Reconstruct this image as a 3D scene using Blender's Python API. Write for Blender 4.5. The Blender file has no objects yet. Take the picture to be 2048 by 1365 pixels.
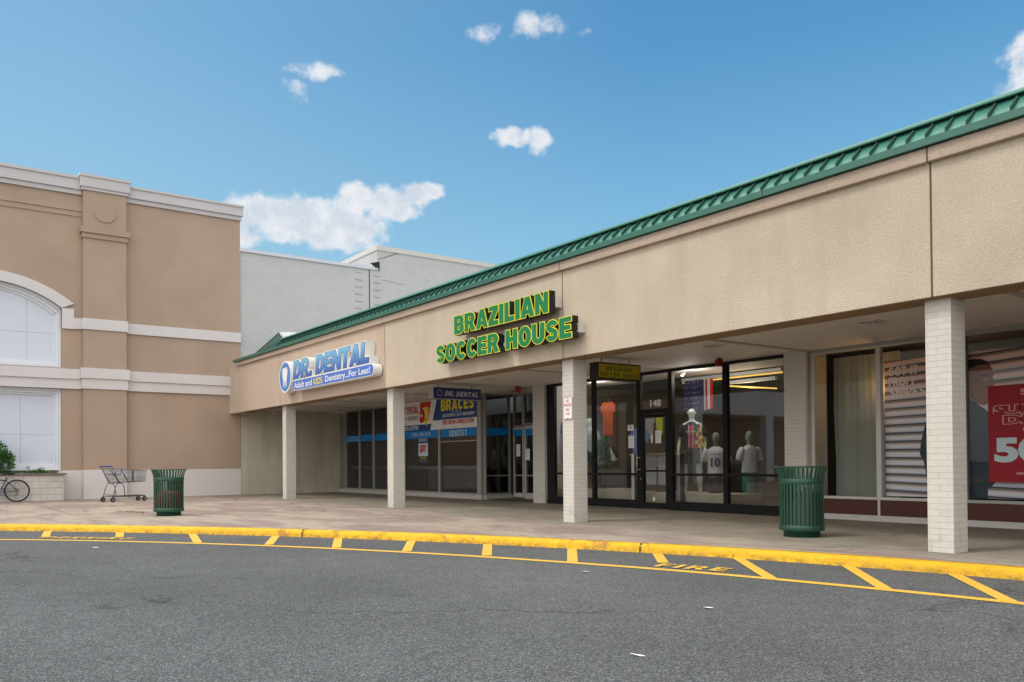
import bpy, bmesh, math, random
from mathutils import Vector, Matrix
random.seed(7)
S = bpy.context.scene
C = S.collection
R_ = math.radians

# ------------------------------------------------------------------ camera
f_px, yaw, pitch, roll, cy = 1690.55, 0.6230, 0.012295, -0.0073335, 906.785
F = Vector((-math.cos(yaw), math.sin(yaw), 0)); Rt = Vector((math.sin(yaw), math.cos(yaw), 0)); U = Vector((0, 0, 1))
F2 = F*math.cos(pitch)+U*math.sin(pitch); U2 = U*math.cos(pitch)-F*math.sin(pitch)
R2 = Rt*math.cos(roll)+U2*math.sin(roll); U3 = U2*math.cos(roll)-Rt*math.sin(roll)
cam = bpy.data.cameras.new('camera'); co = bpy.data.objects.new('camera', cam); C.objects.link(co)
M = Matrix.Identity(4)
for i in range(3):
    M[i][0] = R2[i]; M[i][1] = U3[i]; M[i][2] = -F2[i]
M[2][3] = 1.15
co.matrix_world = M
cam.sensor_width = 36; cam.lens = f_px/2048*36; cam.shift_y = (cy-682.5)/2048
cam.clip_start = .05; cam.clip_end = 3000
S.camera = co
# ------------------------------------------------------------------ light
SUN_EL = 52; SUN_DIR = Vector((-0.28, -0.96, 0)).normalized()
sd = (SUN_DIR*math.cos(R_(SUN_EL))+U*math.sin(R_(SUN_EL))).normalized()
sl = bpy.data.lights.new('sun', 'SUN'); sl.energy = 0.75; sl.angle = R_(14); sl.color = (1, .93, .82)
so = bpy.data.objects.new('sun', sl); C.objects.link(so); so.rotation_euler = sd.to_track_quat('Z', 'Y').to_euler(); so.location = (0, -20, 30)
S.view_settings.view_transform = 'Standard'; S.view_settings.look = 'None'; S.view_settings.gamma = 1; S.view_settings.use_curve_mapping = False
S.view_settings.exposure = 0.85
# ------------------------------------------------------------------ node helpers
class NT:
    def __init__(s, tree): s.t = tree; s.n = tree.nodes; s.l = tree.links
    def add(s, typ, **k):
        n = s.n.new(typ)
        for a, b in k.items(): setattr(n, a, b)
        return n
    def put(s, sock, v):
        if isinstance(v, bpy.types.NodeSocket): s.l.new(v, sock)
        elif v is not None:
            try: sock.default_value = v
            except Exception: sock.default_value = tuple(v)+(1,)
    def math(s, op, a, b=None, c=None, clamp=False):
        n = s.add('ShaderNodeMath', operation=op); n.use_clamp = clamp
        s.put(n.inputs[0], a); s.put(n.inputs[1], b); s.put(n.inputs[2], c); return n.outputs[0]
    def mix(s, fac, a, b, mode='MIX'):
        n = s.add('ShaderNodeMix', data_type='RGBA', blend_type=mode)
        s.put(n.inputs[0], fac); s.put(n.inputs[6], a if isinstance(a, bpy.types.NodeSocket) else tuple(a)+(1,)); s.put(n.inputs[7], b if isinstance(b, bpy.types.NodeSocket) else tuple(b)+(1,))
        return n.outputs[2]
    def noise(s, vec, scale, detail=4, rough=.55, dist=0):
        n = s.add('ShaderNodeTexNoise'); s.put(n.inputs['Vector'], vec); n.inputs['Scale'].default_value = scale
        n.inputs['Detail'].default_value = detail; n.inputs['Roughness'].default_value = rough; n.inputs['Distortion'].default_value = dist
        return n.outputs['Fac']
    def map(s, v, a, b, c=0, d=1, smooth=False):
        n = s.add('ShaderNodeMapRange'); n.interpolation_type = 'SMOOTHSTEP' if smooth else 'LINEAR'
        s.put(n.inputs[0], v)
        for i, x in enumerate((a, b, c, d)): s.put(n.inputs[i+1], x)
        return n.outputs[0]
    def sep(s, v):
        n = s.add('ShaderNodeSeparateXYZ'); s.put(n.inputs[0], v); return n.outputs
    def comb(s, x, y, z):
        n = s.add('ShaderNodeCombineXYZ'); s.put(n.inputs[0], x); s.put(n.inputs[1], y); s.put(n.inputs[2], z); return n.outputs[0]
    def obj(s): return s.add('ShaderNodeTexCoord').outputs['Object']
    def bump(s, h, strength=.3, dist=.01):
        n = s.add('ShaderNodeBump'); n.inputs['Strength'].default_value = strength; n.inputs['Distance'].default_value = dist
        s.put(n.inputs['Height'], h); return n.outputs[0]
def newmat(name):
    m = bpy.data.materials.new(name); m.use_nodes = True; t = NT(m.node_tree)
    return m, t, t.n['Principled BSDF']
def srgb(r, g, b):
    f = lambda c: (c/255/12.92) if c <= 10 else ((c/255+.055)/1.055)**2.4
    return (f(r), f(g), f(b))
def pm(name, col, rough=.75, var=.08, scale=2.5, bump=0, bscale=60, spec=.3, metal=0, streak=0):
    m, t, p = newmat(name); v = t.obj()
    n = t.noise(v, scale, 5); k = t.map(n, .25, .75, 1-var, 1+var)
    if streak:
        x, y, z = t.sep(v)
        sv = t.comb(t.math('MULTIPLY', x, 3), t.math('MULTIPLY', y, 3), t.math('MULTIPLY', z, .3))
        k = t.math('MULTIPLY', k, t.map(t.noise(sv, 1.2, 5, .6), .35, .75, 1, 1-streak))
    cn = t.add('ShaderNodeVectorMath', operation='SCALE'); cn.inputs[0].default_value = col; t.put(cn.inputs['Scale'], k)
    t.l.new(cn.outputs[0], p.inputs['Base Color'])
    p.inputs['Roughness'].default_value = rough; p.inputs['Specular IOR Level'].default_value = spec; p.inputs['Metallic'].default_value = metal
    if bump: t.l.new(t.bump(t.noise(v, bscale, 3), bump, .01), p.inputs['Normal'])
    return m
def emis(name, col, s):
    m, t, p = newmat(name); p.inputs['Base Color'].default_value = (*col, 1); p.inputs['Emission Color'].default_value = (*col, 1); p.inputs['Emission Strength'].default_value = s; return m
def brick_mat(name, col, mort, rough=.7, bw=.203, rh=.0677, var=.06, dirt=.1, bumps=.5):
    m, t, p = newmat(name); v = t.obj(); x, y, z = t.sep(v)
    vec = t.comb(t.math('ADD', x, y), z, 0)
    b = t.add('ShaderNodeTexBrick'); t.put(b.inputs['Vector'], vec)
    b.inputs['Scale'].default_value = 1; b.inputs['Mortar Size'].default_value = .0045; b.inputs['Mortar Smooth'].default_value = .3
    b.inputs['Brick Width'].default_value = bw; b.inputs['Row Height'].default_value = rh; b.inputs['Bias'].default_value = 0
    b.inputs['Color1'].default_value = (*[c*(1-var) for c in col], 1); b.inputs['Color2'].default_value = (*[c*(1+var) for c in col], 1); b.inputs['Mortar'].default_value = (*mort, 1)
    n = t.map(t.noise(v, 1.4, 6, .65), .3, .7, 1-dirt, 1+dirt*.3)
    low = t.math('MULTIPLY', t.map(z, .15, .65, 1, 0), t.map(t.noise(v, 9, 5), .5, .7, 0, .35))
    c = t.mix(1, b.outputs['Color'], t.comb(n, n, n), 'MULTIPLY'); c = t.mix(low, c, srgb(130, 118, 100))
    t.l.new(c, p.inputs['Base Color']); p.inputs['Roughness'].default_value = rough; p.inputs['Specular IOR Level'].default_value = .25
    h = t.math('SUBTRACT', t.math('MULTIPLY', t.noise(v, 45, 3), .25), b.outputs['Fac'])
    t.l.new(t.bump(h, bumps, .006), p.inputs['Normal']); return m
def glass_mat(name, tint=(1, 1, 1), ior=1.75, rough=0.0):
    m, t, p = newmat(name); t.n.remove(p); out = t.n['Material Output']
    tr = t.add('ShaderNodeBsdfTransparent'); tr.inputs[0].default_value = (*tint, 1)
    gl = t.add('ShaderNodeBsdfGlossy'); gl.inputs['Roughness'].default_value = rough; gl.inputs['Color'].default_value = (.95, .97, 1, 1)
    fr = t.add('ShaderNodeFresnel'); fr.inputs[0].default_value = ior
    mx = t.add('ShaderNodeMixShader'); t.l.new(fr.outputs[0], mx.inputs[0]); t.l.new(tr.outputs[0], mx.inputs[1]); t.l.new(gl.outputs[0], mx.inputs[2])
    t.l.new(mx.outputs[0], out.inputs[0]); return m

# ------------------------------------------------------------------ world: sky, clouds and an added fill veil at infinity
W = bpy.data.worlds.new('World'); S.world = W; W.use_nodes = True; wt = NT(W.node_tree)
sky = wt.add('ShaderNodeTexSky', sky_type='NISHITA'); sky.sun_disc = False; sky.sun_elevation = R_(SUN_EL)
sky.sun_rotation = math.atan2(SUN_DIR.x, SUN_DIR.y); sky.air_density = 1.2; sky.dust_density = .6; sky.ozone_density = 2.5; sky.altitude = 0
d = wt.add('ShaderNodeTexCoord').outputs['Generated']; X, Y, Z = wt.sep(d)
az = wt.math('MULTIPLY', wt.math('ARCTAN2', Y, wt.math('MULTIPLY', X, -1)), 57.2958)
el = wt.math('MULTIPLY', wt.math('ARCSINE', Z), 57.2958)
P = wt.comb(az, el, 0)
# blobs: azimuth, elevation, half width, half height (degrees), opacity gain
BL = [(21.2,16.3,2.6,.85,1),(18.6,15.9,1.9,1.0,1),(22.6,15.4,3.2,1.0,1),(24.6,15.6,2.4,1.2,1),(25.6,17.3,1.5,.75,1),(27.2,17.2,1.7,.85,1),(29.2,17.6,1.2,.6,1),(30.2,17.9,.8,.45,1),(27.9,16.6,1.4,.7,1),(18.2,14.6,1.2,.6,.8),(24.3,14.6,2.2,.7,.9),(20.6,14.9,1.8,.6,.8),
      (36.2,21.1,1.3,.5,.95),(37.6,20.95,.8,.65,.85),(35.1,21.25,.8,.35,.7),(33.9,27.2,1.5,.5,.62),(35.6,27.2,1.0,.35,.45),(37.5,27.5,1.9,.6,.75),(40.6,26.9,.9,.25,.42),(22.7,24.6,1.7,.45,.72),(21.5,23.4,.9,.6,.6),(23.8,24.3,1.0,.3,.25),(68.0,21.6,1.6,1.6,1),(33.1,17.35,.6,.35,.14),(26.1,25.3,.7,.2,.12),(60,55,16,9,.9),(-60,30,18,5,.9),(-130,22,22,4,.9),(150,30,14,5,.9),(100,40,10,5,.8)]
base = None
nv = wt.noise(P, .75, 9, .58, .2)
w1 = wt.math('MULTIPLY', wt.math('SUBTRACT', wt.noise(P, .55, 3), .5), 2.2)
w2 = wt.math('MULTIPLY', wt.math('SUBTRACT', wt.noise(wt.comb(el, az, 3.3), .55, 3), .5), 1.1)
azw = wt.math('ADD', az, w1); elw = wt.math('ADD', el, w2)
for a, e, rw, rh, g in BL:
    dx = wt.math('DIVIDE', wt.math('SUBTRACT', azw, a), rw*1.2); dy = wt.math('DIVIDE', wt.math('SUBTRACT', elw, e), rh*1.3)
    r = wt.math('ADD', wt.math('MULTIPLY', dx, dx), wt.math('MULTIPLY', dy, dy))
    b = wt.math('MULTIPLY', wt.map(r, 0, 2.0, 1, 0), g)
    base = b if base is None else wt.math('MAXIMUM', base, b)
fld = wt.math('ADD', base, wt.math('MULTIPLY', wt.math('SUBTRACT', nv, .5), 1.35))
alpha = wt.math('MULTIPLY', wt.map(fld, .34, .86, 0, 1, True), wt.map(base, .05, .3, 0, 1, True))
alpha = wt.math('MULTIPLY', alpha, wt.map(base, .1, .75, .35, 1))
inner = wt.map(wt.math('MULTIPLY', wt.noise(P, .5, 6, .6), base), .27, .55, 0, 1, True)
ccol = wt.mix(inner, (4.7, 4.8, 5.0), (3.5, 3.9, 4.4))
hs = wt.add('ShaderNodeHueSaturation'); hs.inputs['Saturation'].default_value = 1.4; hs.inputs['Value'].default_value = .93; wt.l.new(sky.outputs[0], hs.inputs['Color'])
SKYMUL = (.96, 1.05, .93)
sk = wt.mix(wt.math('ADD', wt.map(el, 6, 26, .44, .10), wt.map(az, 8, 45, .30, .02), clamp=True), wt.mix(1, hs.outputs[0], SKYMUL, 'MULTIPLY'), (2.3, 3.5, 4.15))
fill_veil = wt.math('MAXIMUM', wt.map(wt.math('ADD', el, wt.math('MULTIPLY', wt.math('SUBTRACT', wt.noise(d, 2.2, 6, .6), .5), 26)), 38, 52, 0, 1, True),
               wt.math('MULTIPLY', wt.map(wt.math('SUBTRACT', Y, wt.math('MULTIPLY', X, .75)), .0, -.35, 0, 1, True), wt.map(wt.math('ADD', el, wt.math('MULTIPLY', wt.math('SUBTRACT', wt.noise(d, 3.5, 6, .6), .5), 16)), -6, 4, 0, 1, True)))  # bright cloud added overhead and behind the camera to raise ambient light
fill_col = wt.mix(wt.map(wt.noise(d, 3, 6, .6), .35, .65), (8.0, 8.2, 8.5), (12.5, 12.0, 11.4))
wc = wt.mix(fill_veil, wt.mix(alpha, sk, ccol), fill_col)
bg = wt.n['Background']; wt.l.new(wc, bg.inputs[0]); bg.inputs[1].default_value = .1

# ------------------------------------------------------------------ object helpers
def setp(o, label=None, cat=None, group=None, kind=None):
    for k, v in (('label', label), ('category', cat), ('group', group), ('kind', kind)):
        if v: o[k] = v
    return o
def thing(name, label, cat, loc=(0, 0, 0), rz=0, group=None, kind=None):
    o = bpy.data.objects.new(name, None); C.objects.link(o); o.location = loc; o.rotation_euler = (0, 0, rz); o.empty_display_size = .2
    return setp(o, label, cat, group, kind)
def copy_tree(o, parent=None):
    c = o.copy(); C.objects.link(c); c.parent = parent
    for ch in list(o.children): copy_tree(ch, c)
    return c
def rootloc(o):
    v = Vector((0, 0, 0))
    while o: v += o.location; o = o.parent
    return v
class MB:
    def __init__(s): s.v = []; s.f = []; s.m = []; s.s = []
    def face(s, idx, m=0, sm=False): s.f.append(tuple(idx)); s.m.append(m); s.s.append(sm)
    def poly(s, pts, m=0):
        n = len(s.v); s.v += [tuple(p) for p in pts]; s.face(range(n, n+len(pts)), m); return s
    def box(s, x0, x1, y0, y1, z0, z1, m=0):
        n = len(s.v)
        s.v += [(x, y, z) for z in (z0, z1) for y in (y0, y1) for x in (x0, x1)]
        for q in ((0, 2, 3, 1), (4, 5, 7, 6), (0, 1, 5, 4), (2, 6, 7, 3), (0, 4, 6, 2), (1, 3, 7, 5)): s.face([n+i for i in q], m)
        return s
    def prism(s, pts, vec, m=0, sm=False):
        n = len(s.v); k = len(pts); s.v += [tuple(p) for p in pts]+[tuple(Vector(p)+Vector(vec)) for p in pts]
        s.face(range(n, n+k), m); s.face(range(n+2*k-1, n+k-1, -1), m)
        for i in range(k): s.face((n+i, n+(i+1) % k, n+k+(i+1) % k, n+k+i), m, sm)
        return s
    def tube(s, pts, r, seg=8, m=0, closed=False):
        pts = [Vector(p) for p in pts]; k = len(pts); n = len(s.v); rr = r if isinstance(r, (list, tuple)) else [r]*k
        up = None
        for i, p in enumerate(pts):
            a = pts[(i-1) % k] if (i or closed) else p; b = pts[(i+1) % k] if (i < k-1 or closed) else p
            t = (b-a).normalized()
            if up is None: up = Vector((0, 0, 1)) if abs(t.z) < .9 else Vector((1, 0, 0))
            u = (up-t*up.dot(t)); u = u.normalized() if u.length > 1e-4 else t.orthogonal().normalized(); w = t.cross(u); up = u
            for j in range(seg):
                an = 2*math.pi*j/seg; s.v.append(tuple(p+(u*math.cos(an)+w*math.sin(an))*rr[i]))
        for i in range(k if closed else k-1):
            for j in range(seg):
                a = n+i*seg; b = n+((i+1) % k)*seg; s.face((a+j, a+(j+1) % seg, b+(j+1) % seg, b+j), m, True)
        if not closed:
            s.face(range(n+seg-1, n-1, -1), m); s.face(range(n+(k-1)*seg, n+k*seg), m)
        return s
    def lathe(s, prof, cx=0, cy=0, seg=32, m=0):
        n = len(s.v); k = len(prof)
        for r, z in prof:
            for j in range(seg): a = 2*math.pi*j/seg; s.v.append((cx+r*math.cos(a), cy+r*math.sin(a), z))
        for i in range(k-1):
            for j in range(seg): s.face((n+i*seg+j, n+i*seg+(j+1) % seg, n+(i+1)*seg+(j+1) % seg, n+(i+1)*seg+j), m, True)
        return s
    def ball(s, c, rx, ry, rz, m=0, seg=16, rings=10):
        n = len(s.v)
        for i in range(rings+1):
            th = math.pi*i/rings
            for j in range(seg):
                a = 2*math.pi*j/seg; s.v.append((c[0]+rx*math.sin(th)*math.cos(a), c[1]+ry*math.sin(th)*math.sin(a), c[2]+rz*math.cos(th)))
        for i in range(rings):
            for j in range(seg): s.face((n+i*seg+j, n+i*seg+(j+1) % seg, n+(i+1)*seg+(j+1) % seg, n+(i+1)*seg+j), m, True)
        return s
    def build(s, name, mats, parent=None, label=None, cat=None, group=None, kind=None, local=False, bevel=0, recalc=True):
        if not isinstance(mats, (list, tuple)): mats = [mats]
        me = bpy.data.meshes.new(name)
        off = Vector((0, 0, 0)) if (local or parent is None) else rootloc(parent)
        me.from_pydata([(v[0]-off.x, v[1]-off.y, v[2]-off.z) for v in s.v], [], s.f)
        for mt in mats: me.materials.append(mt)
        me.polygons.foreach_set('material_index', s.m); me.polygons.foreach_set('use_smooth', s.s)
        if recalc or bevel:
            bm = bmesh.new(); bm.from_mesh(me); bmesh.ops.remove_doubles(bm, verts=bm.verts, dist=1e-5)
            if recalc: bmesh.ops.recalc_face_normals(bm, faces=bm.faces)
            if bevel: bmesh.ops.bevel(bm, geom=[e for e in bm.edges if e.is_manifold and e.calc_face_angle(0) > .6], offset=bevel, segments=2, affect='EDGES', profile=.6)
            bm.to_mesh(me); bm.free()
        o = bpy.data.objects.new(name, me); C.objects.link(o); o.parent = parent
        return setp(o, label, cat, group, kind)
# ---- heavy block capitals drawn as outlines (x to the right, height 1)
def _stroke(path, w, h=None):
    L, R = [], []
    for i, (x, y) in enumerate(path):
        a = path[max(i-1, 0)]; b = path[min(i+1, len(path)-1)]; tx, ty = b[0]-a[0], b[1]-a[1]; l = math.hypot(tx, ty); tx /= l; ty /= l
        ww = w[i] if isinstance(w, list) else w
        L.append((x-ty*ww/2, y+tx*ww/2)); R.append((x+ty*ww/2, y-tx*ww/2))
    return L+R[::-1]
def _arc(cx, cy, rx, ry, a0, a1, n=12): return [(cx+rx*math.cos(R_(a0+(a1-a0)*i/n)), cy+ry*math.sin(R_(a0+(a1-a0)*i/n))) for i in range(n+1)]
def _glyph(c):
    T = .275; H = .215
    if c == 'I': return .29, [[(0, 0), (.29, 0), (.29, 1), (0, 1)]]
    if c == 'L': return .66, [[(0, 0), (.66, 0), (.66, H+.02), (T, H+.02), (T, 1), (0, 1)]]
    if c in 'EF':
        if c == 'F': return .64, [[(0, 0), (T, 0), (T, .40), (.58, .40), (.58, .60), (T, .60), (T, 1-H), (.64, 1-H), (.64, 1), (0, 1)]]
        return .69, [[(0, 0), (.69, 0), (.69, H), (T, H), (T, .40), (.63, .40), (.63, .60), (T, .60), (T, 1-H), (.68, 1-H), (.68, 1), (0, 1)]]
    if c == 'H': return .80, [[(0, 0), (T, 0), (T, .38), (.80-T, .38), (.80-T, 0), (.80, 0), (.80, 1), (.80-T, 1), (.80-T, .62), (T, .62), (T, 1), (0, 1)]]
    if c == 'T': return .72, [[(.36-T/2, 0), (.36+T/2, 0), (.36+T/2, 1-H), (.72, 1-H), (.72, 1), (0, 1), (0, 1-H), (.36-T/2, 1-H)]]
    if c == 'N': return .80, [[(0, 0), (.255, 0), (.255, .54), (.53, 0), (.80, 0), (.80, 1), (.545, 1), (.545, .46), (.27, 1), (0, 1)]]
    if c == 'Z': return .70, [[(0, 0), (.70, 0), (.70, H), (.33, H), (.69, .80), (.69, 1), (.03, 1), (.03, 1-H), (.36, 1-H), (0, .20)]]
    if c == 'A': return .86, [[(0, 0), (.27, 0), (.315, .165), (.545, .165), (.59, 0), (.86, 0), (.575, 1), (.285, 1)], [(.365, .355), (.43, .68), (.495, .355)]]
    if c == 'K': return .84, [[(0, 0), (T, 0), (T, .28), (.36, .38), (.53, 0), (.84, 0), (.56, .58), (.82, 1), (.50, 1), (T, .62), (T, 1), (0, 1)]]
    if c == 'D': return .78, [[(0, 0), (.34, 0)]+_arc(.34, .5, .44, .5, -90, 90)+[(0, 1)], [(T, H), (T, 1-H), (.34, 1-H)]+_arc(.34, .5, .16, .285, 90, -90)]
    if c == 'O': return .84, [_arc(.42, .5, .42, .515, 0, 345, 23), _arc(.42, .5, .145, .285, 0, 345, 23)]
    if c == 'C': return .80, [_stroke(_arc(.42, .5, .275, .40, 42, 318, 22), [.24]*6+[.27]*11+[.24]*6)]
    if c == 'G': return .84, [_stroke(_arc(.42, .5, .275, .40, 42, 350, 22)+[(.70, .50), (.45, .50)], .235)]
    if c == 'U': return .80, [[(0, 1), (0, .40)]+_arc(.40, .38, .40, .395, 180, 360, 14)[1:]+[(.80, 1), (.80-T, 1)]+_arc(.40, .38, .125, .165, 360, 180, 10)+[(T, 1)]]
    if c == 'S':
        p = _arc(.385, .715, .235, .185, 15, 180, 9)+[(.16, .66), (.24, .56), (.385, .505), (.53, .45), (.61, .35)]+_arc(.385, .285, .235, .185, 0, -165, 9)[1:]
        return .77, [_stroke(p, .225)]
    if c == 'P': return .74, [[(0, 0), (T, 0), (T, .34), (.42, .34)]+_arc(.42, .67, .32, .33, -90, 90)+[(0, 1)], [(T, .53), (T, .81), (.40, .81)]+_arc(.40, .67, .09, .14, 90, -90, 8)]
    if c == 'R': return .83, [[(0, 0), (T, 0), (T, .37), (.36, .37), (.52, 0), (.83, 0), (.63, .42)]+_arc(.44, .70, .33, .30, -45, 90)+[(0, 1)], [(T, .56), (T, .81), (.43, .81)]+_arc(.43, .685, .085, .125, 90, -90, 8)]
    if c == 'B': return .79, [[(0, 0), (.46, 0)]+_arc(.48, .285, .31, .285, -90, 62)+_arc(.45, .735, .31, .265, -50, 90)+[(0, 1)], [(T, .19), (T, .42), (.43, .42)]+_arc(.43, .305, .085, .115, 90, -90, 8), [(T, .60), (T, .82), (.41, .82)]+_arc(.41, .71, .08, .11, 90, -90, 8)]
    if c == '.': return .26, [[(0, 0), (.26, 0), (.26, .24), (0, .24)]]
    return .34, []
def block_curve(c, x, bold, shear):
    cu = bpy.data.curves.new('b', 'CURVE'); cu.dimensions = '2D'; cu.fill_mode = 'BOTH'; cu.offset = bold
    for lp in _glyph(c)[1]:
        sp = cu.splines.new('POLY'); sp.points.add(len(lp)-1); sp.use_cyclic_u = True
        for q, (a, b) in zip(sp.points, lp): q.co = (x+a+shear*b, b, 0, 1)
    return cu
# ---- text as mesh
_tc = {}
def text_data(body, bold=.0, shear=0, spacing=1.0, res=3):
    key = (body, bold, shear, spacing, res)
    if key in _tc: return _tc[key]
    cus = []
    if body[0] == '#':
        x = 0
        for i, c in enumerate(body[1:]):
            if _glyph(c)[1]: cus.append((block_curve(c, x, bold, shear), .0012*(i % 2)))
            x += _glyph(c)[0]+spacing
    else:
        cu = bpy.data.curves.new('t', 'FONT'); cu.body = body; cu.size = 1; cu.offset = bold; cu.shear = shear; cu.space_character = spacing; cu.resolution_u = res
        cu.align_x = 'CENTER'; cus.append((cu, 0))
    VS, FS = [], []
    for cu, dz in cus:
        o = bpy.data.objects.new('t', cu); C.objects.link(o); bpy.context.view_layer.update()
        me = o.evaluated_get(bpy.context.evaluated_depsgraph_get()).to_mesh()
        vs = [tuple(v.co) for v in me.vertices]; fs = [tuple(p.vertices) for p in me.polygons]
        bpy.data.objects.remove(o)
        bm = bmesh.new(); bv = [bm.verts.new(v) for v in vs]
        for f_ in fs:
            try: bm.faces.new([bv[i] for i in f_])
            except ValueError: pass
        bmesh.ops.remove_doubles(bm, verts=bm.verts, dist=1e-5); bm.verts.index_update(); n0 = len(VS)
        VS += [(v.co.x, v.co.y, dz) for v in bm.verts]; FS += [tuple(n0+v.index for v in f_.verts) for f_ in bm.faces]; bm.free()
    vs, fs = VS, FS
    _tc[key] = (vs, fs); return vs, fs
def fit(body, o, r, u, w, h, bold=0, shear=0, spacing=1.0):
    """function (x,y)->(point on plane) that fits the body's box to w x h centred at o"""
    vs, fs = text_data(body, bold, shear, spacing); xs = [v[0] for v in vs]; ys = [v[1] for v in vs]
    x0, x1, y0, y1 = min(xs), max(xs), min(ys), max(ys); cx, cy_ = (x0+x1)/2, (y0+y1)/2; sx = w/(x1-x0); sy = h/(y1-y0)
    r = Vector(r).normalized(); u = Vector(u).normalized(); o = Vector(o)
    return lambda v, n=0: o+r*((v[0]-cx)*sx)+u*((v[1]-cy_)*sy)+r.cross(u)*(n+v[2])
def text_add(mb, body, o, r, u, w, h, m=0, bold=.0, shear=0, spacing=1.0, n0=0.0, n1=None, T=None):
    """flat (n1 None) or extruded letters"""
    vs, fs = text_data(body, bold, shear, spacing); T = T or fit(body, o, r, u, w, h, bold, shear, spacing)
    n = len(mb.v)
    if n1 is None:
        mb.v += [tuple(T(v, n0)) for v in vs]
        for f_ in fs: mb.face([n+i for i in f_], m)
        return
    k = len(vs); mb.v += [tuple(T(v, n1)) for v in vs]+[tuple(T(v, n0)) for v in vs]
    ed = {}
    for f_ in fs:
        mb.face([n+i for i in f_], m); mb.face([n+k+i for i in reversed(f_)], m)
        for a, b in zip(f_, f_[1:]+f_[:1]): ed[(a, b)] = 1
    for a, b in ed:
        if (b, a) not in ed: mb.face((n+b, n+a, n+k+a, n+k+b), m)
def text_obj(name, body, o, r, u, w, h, mat, parent, bold=0, shear=0, spacing=1.0, n0=0.002, n1=None):
    mb = MB(); text_add(mb, body, o, r, u, w, h, 0, bold, shear, spacing, n0, n1); return mb.build(name, mat, parent, recalc=False)
def islands(vs, fs):
    par = list(range(len(vs)))
    def fd(a):
        while par[a] != a: par[a] = par[par[a]]; a = par[a]
        return a
    for f_ in fs:
        for i in f_[1:]: par[fd(i)] = fd(f_[0])
    g = {}
    for f_ in fs: g.setdefault(fd(f_[0]), []).append(f_)
    return sorted(g.values(), key=lambda q: min(vs[i][0] for f_ in q for i in f_))
XR = (1, 0, 0); YR = (0, 1, 0); ZU = (0, 0, 1)

# ------------------------------------------------------------------ materials
def asphalt():
    m, t, p = newmat('asphalt'); v = t.obj()
    vo = t.add('ShaderNodeTexVoronoi'); t.put(vo.inputs['Vector'], v); vo.inputs['Scale'].default_value = 125
    rnd = t.sep(vo.outputs['Color'])[0]
    st = t.map(t.math('POWER', rnd, 3.2), 0, 1, .70, 2.5)
    n = t.map(t.noise(v, 260, 2, .6), .3, .7, .72, 1.28)
    big = t.map(t.noise(v, .35, 6, .62), .3, .7, .80, 1.14); mid = t.map(t.noise(v, 3, 4, .6), .3, .7, .93, 1.06)
    big = t.math('MULTIPLY', big, t.map(t.noise(v, 1.3, 3, .5), .68, .74, 1, .82))
    k = t.math('MULTIPLY', t.math('MULTIPLY', st, n), t.math('MULTIPLY', big, mid))
    warm = t.mix(t.sep(vo.outputs['Color'])[1], (.078, .090, .104), (.104, .102, .093))
    c = t.mix(1, warm, t.comb(k, k, k), 'MULTIPLY')
    dv = t.add('ShaderNodeVectorMath', operation='ADD'); t.put(dv.inputs[0], v)
    nn = t.add('ShaderNodeTexNoise'); t.put(nn.inputs['Vector'], v); nn.inputs['Scale'].default_value = 1.6; nn.inputs['Detail'].default_value = 6
    sc = t.add('ShaderNodeVectorMath', operation='SCALE'); t.l.new(nn.outputs['Color'], sc.inputs[0]); sc.inputs['Scale'].default_value = .9; t.l.new(sc.outputs[0], dv.inputs[1])
    cr = t.add('ShaderNodeTexVoronoi', feature='DISTANCE_TO_EDGE'); t.l.new(dv.outputs[0], cr.inputs['Vector']); cr.inputs['Scale'].default_value = .22
    ck = t.math('MULTIPLY', t.map(cr.outputs['Distance'], 0, .006, 1, 0), t.map(t.noise(v, .5, 3), .50, .60, 0, .7))
    c = t.mix(ck, c, (.018, .018, .019))
    t.l.new(c, p.inputs['Base Color']); p.inputs['Roughness'].default_value = .85; p.inputs['Specular IOR Level'].default_value = .25
    t.l.new(t.bump(t.math('ADD', vo.outputs['Distance'], t.noise(v, 120, 2)), .5, .004), p.inputs['Normal']); return m
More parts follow.
